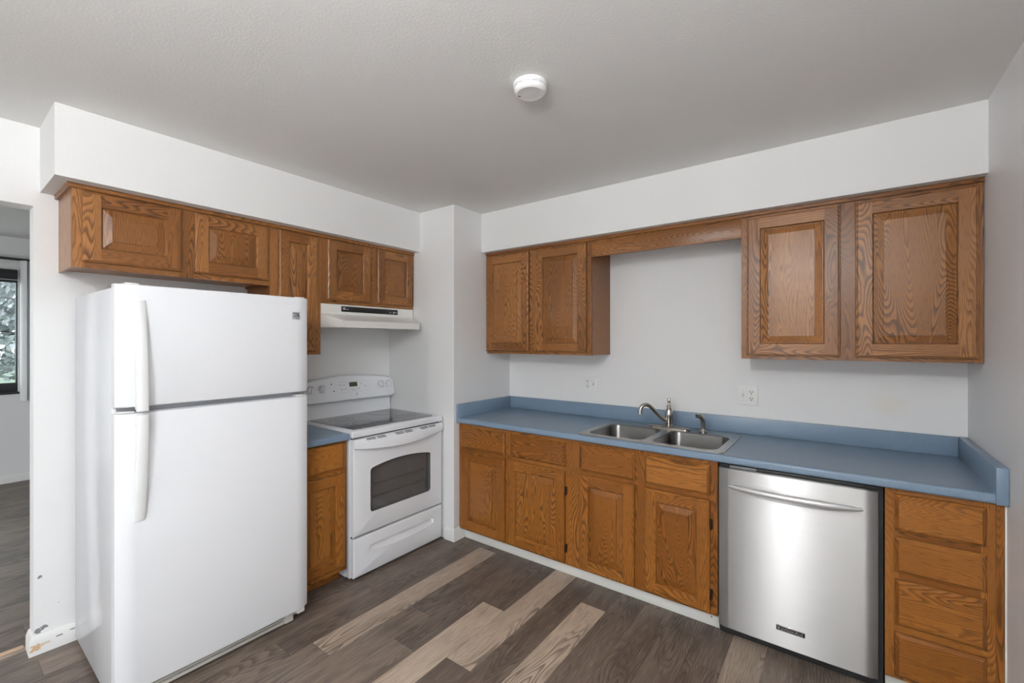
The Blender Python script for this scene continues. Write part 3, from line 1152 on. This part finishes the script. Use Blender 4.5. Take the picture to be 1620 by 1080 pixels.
# ------------------------------------------------------------------ range
rg = thing('electric_range', 'white freestanding electric range with black glass cooktop below the hood', 'range', (-0.4, -1.06, 0))
RY0, RY1 = -1.4365, -0.6885
RC = (RY0 + RY1) / 2
XFR = -0.100
b = MB()
b.box((-0.730, RY0 + 0.001, 0.03), (-0.158, RY1 - 0.001, 0.860))
b.box((-0.160, RY0, 0.014), (-0.126, RY0 + 0.006, 0.862), 0.002)
b.box((-0.160, RY1 - 0.006, 0.014), (-0.126, RY1, 0.862), 0.002)
b.box((-0.720, RY0, 0.012), (-0.170, RY0 + 0.006, 0.04))
b.box((-0.720, RY1 - 0.006, 0.012), (-0.170, RY1, 0.04))
b.build('body', 'stove', rg)
b = MB()  # dark sheet painting the shade in the gaps round door and drawer
b.box((-0.156, RY0 + 0.010, 0.05), (-0.136, RY1 - 0.010, 0.855))
b.build('gap_shade', 'dark_gap', rg)
b = MB()
b.box((-0.732, RY0 - 0.002, 0.8615), (XFR, RY1 + 0.002, 0.9035), 0.010, 3)
tp = b.build('cooktop_frame', 'stove', rg)
b = MB()
gl = rrect(-0.668, -0.152, -1.396, -0.728, 0.022, 6)
b.loops([[(x, y, 0.9037) for x, y in gl], [(x, y, 0.9062) for x, y in gl]], cap0=True, cap1=True)
gt = b.build('glass_top', 'cooktop', rg)
for (x, y, r) in ((-0.29, -1.235, 0.105), (-0.29, -0.895, 0.085), (-0.535, -1.235, 0.080), (-0.535, -0.895, 0.105)):
    b = MB()
    for rr in (r, r * 0.62):
        b.lathe((x, y, 0.9062), [(rr - 0.003, 0.0), (rr - 0.003, 0.0003), (rr, 0.0003), (rr, 0.0)], n=48, cap=False)
    b.build('burner_ring', 'burner', gt)

# backguard
b = MB()
b.loops([[(-0.733, y, 0.9036), (-0.690, y, 0.9036), (-0.700, y, 1.012), (-0.733, y, 1.012)] for y in (RY0 + 0.012, RY1 - 0.012)], cap0=True, cap1=True)
b.build('backguard_riser', 'stove', rg)
PT = lambda t: 1.162 + 0.032 * (1 - t * t)


def pface(z):
    return -0.652 - (z - 1.03) * 0.20


b = MB()
rings = []
n = 28
for i in range(n + 1):
    t = -1 + 2 * i / n
    y = RC + t * (RY1 - RY0) / 2
    zt = PT(t)
    e = max(0.0, abs(t) - 0.94) / 0.06
    ins = 0.022 * (1 - math.sqrt(max(0.0, 1 - e * e)))
    z0 = 1.008 + ins * 0.5
    zt -= ins
    rings.append([(-0.733, y, z0), (-0.672, y, z0), (-0.660, y, z0 + 0.004), (-0.653, y, z0 + 0.014), (pface(1.04) , y, 1.04), (pface(zt - 0.018), y, zt - 0.018), (pface(zt - 0.018) - 0.006, y, zt - 0.006), (-0.698, y, zt), (-0.733, y, zt)])
b.loops(rings, cap0=True, cap1=True)
for y in (-1.386, -1.300, -0.806, -0.732):
    for k in range(7):
        a = math.radians(-140 + k * 280 / 6 + 90)
        yy, zz = y + 0.035 * math.cos(a), 1.111 + 0.033 * math.sin(a)
        b.box((pface(zz) - 0.001, yy - 0.0022, zz - 0.0016), (pface(zz) + 0.0005, yy + 0.0022, zz + 0.0016), mat=1)
for y in (-1.386, -1.300, -0.806, -0.732):
    b.lathe((pface(1.111), y, 1.111), [(0.0285, -0.004), (0.0285, 0.0006), (0.0265, 0.0008)], axis='x', n=28, mat=1)
cp = b.build('control_panel', ['stove', 'grey_mark'], rg)
for y in (-1.386, -1.300, -0.806, -0.732):
    z = 1.111
    x = pface(z)
    b = MB()
    b.lathe((x, y, z), [(0.026, 0.0005), (0.026, 0.003), (0.023, 0.010), (0.021, 0.016), (0.012, 0.017)], axis='x', n=28)
    b.box((x + 0.012, y - 0.0055, z - 0.021), (x + 0.026, y + 0.0055, z + 0.021), 0.003)
    kb = b.build('knob', 'stove', rg)
    b = MB()
    b.box((x + 0.0255, y - 0.0008, z + 0.006), (x + 0.0263, y + 0.0008, z + 0.019))
    b.build('pointer', 'grey_mark', kb)


def on_panel(name, mat, y0, y1, z0, z1, h=0.0007):
    b = MB()
    b.loops([[(pface(z0) + d, y0, z0), (pface(z0) + d, y1, z0), (pface(z1) + d, y1, z1), (pface(z1) + d, y0, z1)] for d in (-0.003, h)], cap0=True, cap1=True)
    return b.build(name, mat, cp)


on_panel('clock_display', 'display', -1.085, -1.019, 1.113, 1.144, 0.0012)
dg = MB()
for i, y in enumerate((-1.074, -1.058, -1.040, -1.028)):
    for (a, c, d, e) in ((0, 0.007, 0.0135, 0.015), (0, 0.007, 0, 0.0015), (0, 0.0015, 0, 0.015), (0.0055, 0.007, 0, 0.015)):
        dg.box((pface(1.128) + 0.0010, y + a, 1.121 + d), (pface(1.128) + 0.0024, y + c, 1.121 + e))
dg.build('clock_digits', 'digits', cp)
for y, z in ((-1.228, 1.140), (-1.213, 1.090)):
    b = MB()
    b.lathe((pface(z), y, z), [(0.0045, -0.001), (0.0045, 0.0012), (0.002, 0.0015)], axis='x', n=14)
    b.build('indicator_light', 'black', cp)
b = MB()
b.box((pface(1.056) - 0.001, -1.037, 1.049), (pface(1.056) + 0.0012, -1.023, 1.063), 0.0008)
b.build('emblem', 'badge', cp)
# touch pads around the clock
for k, (y, z, w, h) in enumerate(((-1.158, 1.128, 0.016, 0.009), (-1.128, 1.128, 0.014, 0.009), (-1.150, 1.098, 0.018, 0.008), (-1.118, 1.098, 0.016, 0.008),
                    (-1.060, 1.088, 0.010, 0.008), (-1.035, 1.088, 0.010, 0.008), (-1.008, 1.096, 0.012, 0.010), (-0.985, 1.128, 0.018, 0.006), (-0.950, 1.108, 0.008, 0.020))):
    on_panel('touch_pad', 'light_mark', y - w / 2, y + w / 2, z - h / 2, z + h / 2, 0.0004)
b = MB()   # thin printed frame line round the pads
for (y0, y1, z0, z1) in ((-1.175, -0.925, 1.1485, 1.150), (-1.175, -0.925, 1.074, 1.0752), (-0.926, -0.925, 1.075, 1.149)):
    b.loops([[(pface(z0) + d, y0, z0), (pface(z0) + d, y1, z0), (pface(z1) + d, y1, z1), (pface(z1) + d, y0, z1)] for d in (-0.002, 0.0004)], cap0=True, cap1=True)
b.build('printed_outline', 'light_mark', cp)

# oven door
DY0, DY1 = RY0 + 0.0095, RY1 - 0.0075
b = MB()


def win_outline(y0, y1, z0, z1, rise, r=0.022):
    pts = []
    for i in range(7):
        a = math.radians(180 + 90 * i / 6)
        pts.append((y0 + r + r * math.cos(a), z0 + r + r * math.sin(a)))
    for i in range(7):
        a = math.radians(270 + 90 * i / 6)
        pts.append((y1 - r + r * math.cos(a), z0 + r + r * math.sin(a)))
    for i in range(5):
        a = math.radians(72 * i / 4)
        pts.append((y1 - r + r * math.cos(a), z1 - r + r * math.sin(a)))
    for i in range(1, 12):
        t = 1 - 2 * i / 12
        pts.append(((y0 + y1) / 2 + t * ((y1 - y0) / 2 - r * 0.7), z1 + rise * (1 - t * t)))
    for i in range(5):
        a = math.radians(108 + 72 * i / 4)
        pts.append((y0 + r + r * math.cos(a), z1 - r + r * math.sin(a)))
    return pts


WN = win_outline(-1.309, -0.806, 0.384, 0.660, 0.024)
OZ0, OZ1 = 0.264, 0.812
e = 0.006
O, I = star_ring((DY0 + e, DY1 - e, OZ0 + e, OZ1 - e), WN, (RC, 0.52), 40)
Oe, _ = star_ring((DY0, DY1, OZ0, OZ1), WN, (RC, 0.52), 40)
# scale the outer edge loop from O so that counts match
sc = lambda p: (RC + (p[0] - RC) * (DY1 - DY0) / (DY1 - DY0 - 2 * e), (OZ0 + OZ1) / 2 + (p[1] - (OZ0 + OZ1) / 2) * (OZ1 - OZ0) / (OZ1 - OZ0 - 2 * e))
E1 = [sc(p) for p in O]
b.loops([[(-0.135, y, z) for y, z in E1], [(XFR - 0.005, y, z) for y, z in E1], [(XFR - 0.0015, (y + p[0]) / 2, (z + p[1]) / 2) for (y, z), p in zip(E1, O)],
         [(XFR, y, z) for y, z in O], [(XFR, y, z) for y, z in I], [(XFR - 0.004, y, z) for y, z in I]])
od = b.build('oven_door', 'stove', rg)
b = MB()
b.loops([[(XFR - 0.004, y, z) for y, z in I], [(XFR - 0.034, y, z) for y, z in I]], cap1=True)
b.build('window_cavity', 'oven_dark', od)
b = MB()
b.poly([(XFR - 0.003, y, z) for y, z in I])
b.build('window_pane', 'oven_glass', od)
b = MB()
for z in (0.548, 0.47):
    b.tube([(XFR - 0.020, -1.30, z), (XFR - 0.020, -0.815, z)], 0.0022, 8)
b.tube([(XFR - 0.022, -0.835, 0.40), (XFR - 0.022, -0.835, 0.66)], 0.003, 8)
b.build('oven_rack', 'rack', od)
# handle band across the top of the door, bowed outwards
b = MB()
rings = []
n = 30
for i in range(n + 1):
    t = -1 + 2 * i / n
    y = RC + t * (DY1 - DY0) / 2
    p = 0.010 + 0.036 * (1 - t * t)
    zb = 0.797 - 0.030 * (1 - t * t)
    rings.append([(-0.130, y, 0.8525), (XFR + 0.002, y, 0.8525), (XFR + p * 0.75, y, 0.838), (XFR + p, y, 0.822), (XFR + p, y, zb + 0.006), (XFR + p - 0.006, y, zb), (XFR + max(p - 0.022, 0.002), y, zb + 0.003), (XFR + 0.001, y, zb + 0.012), (-0.130, y, zb + 0.017)])
b.loops(rings, cap0=True, cap1=True)
b.build('handle', 'stove', od)


def band_x(y, z):
    t = (y - RC) / ((DY1 - DY0) / 2)
    p = 0.010 + 0.036 * (1 - t * t)
    return XFR + 0.002 + (p * 0.75 - 0.002) * (0.8525 - z) / 0.0145


for y0, y1 in ((-1.345, -1.205), (-1.128, -0.990), (-0.915, -0.770)):
    b = MB()
    for a, c in ((y0, y0 + (y1 - y0) * 0.46), (y0 + (y1 - y0) * 0.54, y1)):
        for z in (0.8485, 0.8425):
            pts0 = [(a, z - 0.0016), (c, z - 0.0016), (c, z + 0.0016), (a, z + 0.0016)]
            b.loops([[(band_x(y, zz) + d, y, zz + d * 0.4) for y, zz in pts0] for d in (-0.002, 0.0008)], cap0=True, cap1=True)
    b.build('vent_slots', 'black', od)
# storage drawer with scooped grip
b = MB()
SZ0, SZ1 = 0.016, 0.251
gy0, gy1 = -1.316, -0.778
pts = []
for i in range(21):            # bowed lower edge
    t = -1 + 2 * i / 20
    pts.append(((gy0 + gy1) / 2 + t * (gy1 - gy0) / 2, 0.146 - 0.020 * (1 - t * t)))
pts += [(gy1, 0.172), (gy1 - 0.012, 0.182), (gy0 + 0.012, 0.182), (gy0, 0.172)]
c = ((gy0 + gy1) / 2, 0.158)
O, I = star_ring((DY0 + e, DY1 - e, SZ0 + e, SZ1 - e), pts, c, 64)
sc2 = lambda p: (RC + (p[0] - RC) * (DY1 - DY0) / (DY1 - DY0 - 2 * e), (SZ0 + SZ1) / 2 + (p[1] - (SZ0 + SZ1) / 2) * (SZ1 - SZ0) / (SZ1 - SZ0 - 2 * e))
E1 = [sc2(p) for p in O]
IN = [(c[0] + (y - c[0]) * 0.975, c[1] + (z - c[1]) * 0.86) for y, z in I]
dep = lambda z: 0.003 + 0.020 * max(0.0, min(1.0, (z - 0.128) / 0.05))
b.loops([[(-0.135, y, z) for y, z in E1], [(XFR - 0.005, y, z) for y, z in E1], [(XFR - 0.0015, (y + p[0]) / 2, (z + p[1]) / 2) for (y, z), p in zip(E1, O)],
         [(XFR, y, z) for y, z in O], [(XFR, y, z) for y, z in I], [(XFR - dep(z), y, z) for y, z in IN]], cap1=True)
b.build('storage_drawer', 'stove', rg)
for y in (RY0 + 0.05, RY1 - 0.05):
    for x in (-0.22, -0.66):
        b = MB()
        b.lathe((x, y, 0.0), [(0.016, 0), (0.016, 0.010), (0.008, 0.012), (0.008, 0.0305)], n=14)
        b.build('foot', 'black', rg)

# ------------------------------------------------------------------ range hood
hd = thing('range_hood', 'almond under-cabinet range hood with black control strip above the range', 'range hood', (-0.5, -1.06, 1.54))
b = MB()
zl0, zl1, zu0, zu1 = 1.5375, 1.581, 1.629, 1.6945
back = XL + 0.001
hy0, hy1 = -1.4405, -0.6785
bot = [(back, hy0), (back, hy1), (-0.437, hy1), (-0.287, hy1 - 0.068), (-0.287, hy0 + 0.064), (-0.437, hy0)]
mid = [(back, hy0), (back, hy1), (-0.440, hy1), (-0.440, hy1 - 0.001), (-0.440, hy0 + 0.001), (-0.440, hy0)]
ring = lambda P2, z: [(x, y, z) for x, y in P2]
b.loops([ring(bot, zl0), ring(bot, zl1), ring(mid, zu0), ring(mid, zu1)], cap1=True)
inb = [(back + 0.01, hy0 + 0.012), (back + 0.01, hy1 - 0.012), (-0.445, hy1 - 0.014), (-0.300, hy1 - 0.078), (-0.300, hy0 + 0.074), (-0.445, hy0 + 0.014)]
b.loops([ring(bot, zl0), ring(inb, zl0), ring(inb, zl0 + 0.03)], cap1=True)
b.build('shell', 'hood', hd)
b = MB()
b.box((-0.4405, -1.296, 1.6475), (-0.4375, -0.828, 1.6845), 0.0008)
for y0, y1, z0, z1 in ((-1.285, -1.266, 1.662, 1.676), (-1.262, -1.240, 1.663, 1.667), (-0.905, -0.885, 1.658, 1.663), (-0.872, -0.855, 1.656, 1.668), (-0.848, -0.838, 1.660, 1.668)):
    b.box((-0.4385, y0, z0), (-0.4370, y1, z1), mat=1)
b.build('control_strip', ['black', 'grey_mark'], hd)
b = MB()
b.box((-0.62, -1.30, zl0 + 0.006), (-0.36, -0.98, zl0 + 0.016), 0.002)
b.build('grease_filter', 'badge', hd)
b = MB()
b.box((-0.55, -0.95, zl0 + 0.004), (-0.38, -0.76, zl0 + 0.016), 0.002)
b.build('lamp_lens', 'white_plastic', hd)

# ------------------------------------------------------------------ dishwasher
dw = thing('dishwasher', 'stainless steel dishwasher with curved bar handle under the blue countertop', 'dishwasher', (2.07, -0.62, 0))
DX0, DX1 = 1.7665, 2.371
YD = -0.640
b = MB()
b.box((1.7625, -0.600, 0.02), (2.389, -0.04, 0.850))
b.build('tub', 'dark_gap', dw)
b = MB()
n = 26
rings = []
for i in range(n + 1):
    t = -1 + 2 * i / n
    x = DX0 + (DX1 - DX0) * i / n
    ed = max(0.0, abs(t) - 0.975) / 0.025
    y = YD - 0.004 * (1 - t * t) + 0.008 * (1 - math.sqrt(max(0.0, 1 - ed * ed)))
    rings.append([(x, -0.604, 0.056), (x, y + 0.004, 0.056), (x, y, 0.060), (x, y, 0.8245), (x, y + 0.003, 0.829), (x, y + 0.012, 0.8305), (x, -0.604, 0.8305)])
b.loops(rings, cap0=True, cap1=True)
dd = b.build('door', 'steel_door', dw)
b = MB()
b.box((DX0 + 0.002, -0.625, 0.8315), (DX1 - 0.002, -0.602, 0.847), 0.001)
for k in range(22):
    x = 1.815 + k * 0.0052
    b.box((x, -0.6265, 0.834), (x + 0.0028, -0.6245, 0.845), mat=1)
b.build('control_strip', ['black', 'grey_mark'], dw)
b = MB()
pts, rad = [], []
for i in range(25):
    t = -1 + 2 * i / 24
    x = 2.066 + t * 0.255
    pts.append((x, YD - 0.010 - 0.046 * (1 - t * t) , 0.750 + 0.004 * (1 - t * t)))
    rad.append(0.005 + 0.0095 * (1 - abs(t) ** 3))
b.tube(pts, rad, 16, flat=1.0)
b.box((1.818, YD - 0.012, 0.745), (1.838, YD + 0.003, 0.756), 0.002)
b.box((2.294, YD - 0.012, 0.745), (2.314, YD + 0.003, 0.756), 0.002)
b.build('handle', 'steel_bar', dd)
YF_ = YD - 0.0042
b = MB()
b.box((2.011, YF_ - 0.0035, 0.134), (2.121, YF_ + 0.002, 0.158), 0.001)
bg_ = b.build('badge', 'black', dd)
b = MB()
b.box((2.011, YF_ - 0.0045, 0.1535), (2.121, YF_ - 0.001, 0.1585), 0.0006)
b.build('badge_rim', 'chrome', bg_)
stext('KitchenAid', 0.0215, 0.0004, (2.0155, YF_ - 0.0042, 0.1375), (1, 0, 0), (0, 0, 1), 'chrome', 'lettering', bg_)
b = MB()
b.box((1.7625, -0.590, 0.004), (2.389, -0.575, 0.052))
b.build('toe_panel', 'black', dw)
b = MB()
b.box((1.7700, -0.583, 0.0), (1.7800, -0.573, 0.052), 0.002)
b.build('leveling_leg', 'badge', dw)

# ------------------------------------------------------------------ outlets
def gang_plate(x0, z0, outlet_first, label):
    w, h = 0.1145, 0.1165
    th = thing('outlet_plate', label, 'outlet', (x0 + w / 2, 0, z0 + h / 2), 'double wall plates above the counter')
    b = MB()
    b.box((x0, -0.0065, z0), (x0 + w, -0.0006, z0 + h), 0.0035, 3)
    b.build('cover_plate', 'white_plastic', th)
    xo, xs = (x0 + 0.034, x0 + 0.080) if outlet_first else (x0 + 0.080, x0 + 0.034)
    zc = z0 + h / 2
    for dz in (0.0195, -0.0195):
        b = MB()
        b.loops([[(x, y, z) for x, z in rrect(xo - 0.0165, xo + 0.0165, zc + dz - 0.014, zc + dz + 0.014, 0.011, 6)] for y in (-0.006, -0.0085)], cap0=True, cap1=True)
        b.box((xo - 0.0080, -0.0092, zc + dz - 0.001), (xo - 0.0046, -0.008, zc + dz + 0.009), mat=1)
        b.box((xo + 0.0046, -0.0092, zc + dz + 0.000), (xo + 0.0080, -0.008, zc + dz + 0.008), mat=1)
        b.lathe((xo, -0.0088, zc + dz - 0.0065), [(0.0034, -0.0004), (0.0034, 0.0008)], axis='y', n=12, mat=1)
        b.build('receptacle', ['ivory_plastic', 'black'], th)
    b = MB()
    b.box((xs - 0.006, -0.0072, zc - 0.013), (xs + 0.006, -0.006, zc + 0.013), mat=0)
    b.loops([[(xs - 0.004, y, zc + a), (xs + 0.004, y, zc + a), (xs + 0.004, y, zc + c), (xs - 0.004, y, zc + c)] for y, a, c in ((-0.006, -0.010, 0.010), (-0.016, 0.001, 0.008))], cap0=True, cap1=True, mat=1)
    b.build('toggle_switch', ['light_mark', 'white_plastic'], th)
    for x, z in ((xs, zc + 0.030), (xs, zc - 0.030), (xo, zc)):
        b = MB()
        b.lathe((x, -0.0075, z), [(0.0030, 0), (0.0030, 0.0015)], axis='y', n=12)
        b.build('screw', 'light_mark', th)
    return th


gang_plate(0.699, 1.073, True, 'white double wall plate below the wall cabinet beside the boxed-in corner')
gang_plate(1.7385, 1.064, False, 'white double wall plate between the sink sprayer and the dishwasher end')

# ------------------------------------------------------------------ smoke detector
sd = thing('smoke_detector', 'round white smoke detector on the ceiling', 'smoke detector', (1.286, -1.575, H))
b = MB()
b.lathe((1.286, -1.575, H), [(0.066, -0.0005), (0.066, -0.008), (0.064, -0.012), (0.0625, -0.013)], n=56)
b.build('base', 'white_plastic', sd)
b = MB()
b.lathe((1.286, -1.575, H), [(0.0625, -0.0135), (0.063, -0.017), (0.063, -0.026), (0.058, -0.034), (0.050, -0.038), (0.048, -0.0375), (0.02, -0.039)], n=56)
cv = b.build('cover', 'white_plastic', sd)
b = MB()
for k in range(14):
    a0 = 2 * math.pi * k / 14
    p = []
    for j in range(5):
        a = a0 + 2 * math.pi / 14 * 0.78 * j / 4
        p.append((1.286 + 0.0632 * math.cos(a), -1.575 + 0.0632 * math.sin(a)))
    b.loops([[(x, y, H - 0.0165) for x, y in p], [(x, y, H - 0.0195) for x, y in p]], close=False)
b.build('vent_slots', 'grey_mark', cv)
b = MB()
ax, ay = 1.286 - 0.0415, -1.575 - 0.014
b.loops([[(ax + math.cos(k * 0.785) * 0.0022 + 0.8 * math.sin(k * 0.785) * 0.0035, ay + math.sin(k * 0.785) * 0.004, H - z) for k in range(8)] for z in (0.0365, 0.0392)], cap0=True, cap1=True)
b.build('test_light', 'black', cv)

# ------------------------------------------------------------------ ceiling lamp and added fill light stand behind the camera
cl = thing('ceiling_lamp', 'small white ceiling lamp above and behind the camera', 'lamp', (LAMP[0], LAMP[1], H))
b = MB()
b.lathe((LAMP[0], LAMP[1], H), [(0.06, -0.0006), (0.06, -0.02), (0.02, -0.035)], n=24)
b.build('ceiling_canopy', 'white_plastic', cl)
tl_ = thing('fill_light_stand', 'unseen fill light added behind the camera, shaped as a tall white floor lamp', 'lamp', (UPFILL[0], UPFILL[1], 0))
b = MB()
b.lathe((UPFILL[0], UPFILL[1], 0), [(0.15, 0.0006), (0.15, 0.015), (0.13, 0.028), (0.02, 0.04)], n=32)
b.build('base', 'white_plastic', tl_)
b = MB()
b.tube([(UPFILL[0], UPFILL[1], 0.03), (UPFILL[0], UPFILL[1], UPFILL[2] - 0.1)], 0.012, 12)
b.build('pole', 'white_plastic', tl_)
b = MB()
b.lathe(UPFILL, [(0.03, -0.12), (0.12, -0.10), (0.25, -0.05), (0.37, -0.01), (0.365, -0.015), (0.25, -0.06), (0.12, -0.11)], n=40, cap=False)
b.build('bowl', 'white_plastic', tl_)

# ------------------------------------------------------------------ living room seen through the doorway
XW = -4.583
LH = 2.52
wall('wall_living', [((XW - 0.14, BACK - 0.12, 0), (XW, -3.90, LH)), ((XW - 0.14, -3.90, 0), (XW, -2.381, 0.917)),
                     ((XW - 0.14, -3.90, 2.185), (XW, -2.381, LH)), ((XW - 0.14, -2.381, 0), (XW, 0.5, LH))], 'wall')
wall('wall_living_side', [((XW, 0.38, 0), (XL - T, 0.5, LH))], 'wall')
wall('wall_living_rear', [((XW, BACK - 0.12, 0), (-3.4, BACK, LH)), ((-3.4, BACK - 0.12, 0), (-1.8, BACK, 0.8)),
                          ((-3.4, BACK - 0.12, 2.1), (-1.8, BACK, LH)), ((-1.8, BACK - 0.12, 0), (XL - T, BACK, LH))], 'wall')
frame_opening('added_window_3', -3.4, -1.8, 0.8, 2.1, BACK - 0.09, BACK - 0.04, 'metal_dark')  # unseen window added for the living room fill light
wall('ceiling_living', [((XW - 0.14, BACK - 0.12, LH), (XL - T, 0.5, LH + 0.1))], 'ceiling')
wall('wall_above_doorway', [((XL - T - 0.001, BACK, H), (XL - T + 0.05, 0.5, LH))], 'wall')
base_run('baseboard_living', [(XW + 0.0005, 0.37), (XW + 0.0005, BACK)][::-1], 0.075, 0.013)
# window of the living room
b = MB()
wy0, wy1, wz0, wz1 = -3.90, -2.381, 0.917, 2.185
for lo, hi in (((XW - 0.10, wy0, wz0), (XW - 0.03, wy1, wz0 + 0.10)), ((XW - 0.10, wy0, wz1 - 0.05), (XW - 0.03, wy1, wz1)),
               ((XW - 0.10, wy0, wz0 + 0.10), (XW - 0.03, wy0 + 0.05, wz1 - 0.05)), ((XW - 0.10, wy1 - 0.012, wz0 + 0.10), (XW - 0.03, wy1, wz1 - 0.05)),
               ((XW - 0.10, -3.17, wz0 + 0.10), (XW - 0.03, -3.12, wz1 - 0.05))):
    b.box(lo, hi, 0.004)
win = struct(b.build('window_1', 'metal_dark'))
b = MB()
b.box((XW - 0.068, wy0 + 0.05, wz0 + 0.10), (XW - 0.064, wy1 - 0.012, wz1 - 0.05))
b.build('window_glass', 'pane', win)
b = MB()
b.box((XW - 0.029, wy0, wz0 - 0.01), (XW + 0.02, wy1 + 0.01, wz0 + 0.012), 0.004)
b.build('window_sill', 'metal_dark', win)
bl = thing('roller_blind', 'dark rolled blind with a pale rail across the top of the living room window', 'blind', (XW, -3.1, 2.1))
b = MB()
b.box((XW + 0.001, wy0 + 0.02, 2.085), (XW + 0.045, wy1 - 0.006, 2.183), 0.008)
b.build('headrail', 'metal_dark', bl)
b = MB()
b.box((XW + 0.004, wy0 + 0.02, 2.052), (XW + 0.030, wy1 - 0.006, 2.074), 0.004)
b.build('slat_stack', 'metal_dark', bl)
b = MB()
b.box((XW + 0.006, wy0 + 0.02, 2.075), (XW + 0.036, wy1 - 0.006, 2.084), 0.002)
b.build('bottom_rail', 'light_mark', bl)
vb = thing('vertical_blind', 'gathered pale vertical blind slats beside the living room window', 'blind', (XW + 0.06, -2.2, 0.833))
b = MB()
b.box((XW + 0.001, -4.0, 2.282), (XW + 0.075, -1.95, 2.300), 0.003)
b.build('track', 'metal_dark', vb)
for k in range(7):
    y = -2.372 + k * 0.045
    b = MB()
    p = [(XW + 0.020, y), (XW + 0.045, y + 0.006), (XW + 0.070, y + 0.020), (XW + 0.085, y + 0.045), (XW + 0.0835, y + 0.046), (XW + 0.069, y + 0.0215), (XW + 0.0445, y + 0.0075), (XW + 0.0195, y + 0.0015)]
    b.loops([[(x, yy, z) for x, yy in p] for z in (0.833, 2.281)], cap0=True, cap1=True)
    b.build('slat', 'blind', vb)

# ------------------------------------------------------------------ garden outside
b = MB()
b.box((-60, -60, -0.60), (-7.0, 60, -0.35))
struct(b.build('lawn', 'grass', smooth=False))
b = MB()
b.box((-7.0, -60, -0.60), (60, 60, -0.355))
struct(b.build('bounce_ground', 'paving', smooth=False))  # unseen grey ground added to keep green lawn bounce out of the kitchen


def tree(x, y, h, r, n, label, seed, low=0.25):
    rn = random.Random(seed)
    th = thing('garden_tree', label, 'tree', (x, y, -0.35), None)
    b = MB()
    b.tube([(x, y, -0.36), (x + 0.05, y, h * 0.3), (x - 0.04, y + 0.05, h * 0.6), (x, y, h * 0.85)], [0.13, 0.10, 0.07, 0.03], 10)
    for k in range(6):
        a = rn.uniform(0, 6.28)
        z = h * rn.uniform(0.3, 0.6)
        b.tube([(x, y, z), (x + math.cos(a) * r * 0.5, y + math.sin(a) * r * 0.5, z + 0.5), (x + math.cos(a) * r * 0.85, y + math.sin(a) * r * 0.85, z + 0.8)], [0.05, 0.03, 0.01], 6)
    b.build('trunk', 'bark', th)
    b = MB()
    for k in range(n):
        while True:
            p = Vector((rn.uniform(-1, 1), rn.uniform(-1, 1), rn.uniform(-1, 1)))
            if 0.25 < p.length < 1:
                break
        q = Vector((x + p.x * r, y + p.y * r, h * (0.5 + low) / 1.0 * 0.8 + p.z * h * 0.48))
        d = Vector((rn.uniform(-1, 1), rn.uniform(-1, 1), rn.uniform(-1, 1))).normalized()
        u_ = d.orthogonal().normalized()
        L, w = rn.uniform(0.14, 0.26), rn.uniform(0.04, 0.08)
        b.poly([q - d * L * .5, q + u_ * w, q + d * L * .5, q - u_ * w])
    b.build('foliage', 'leaf', th)
    return th


tree(-12.5, -1.6, 4.6, 1.9, 4200, 'nearest pale leafy tree outside, seen through the living room window glass', 3)
tree(-13.5, -5.8, 5.0, 1.8, 2600, 'bushy pale tree standing apart on the lawn, out past the window mullion', 4)
tree(-18.5, -1.0, 6.5, 2.9, 4200, 'tall pale tree at the far end of the lawn outside', 5)

for o in bpy.data.objects:
    if '_o' in o:
        del o['_o']
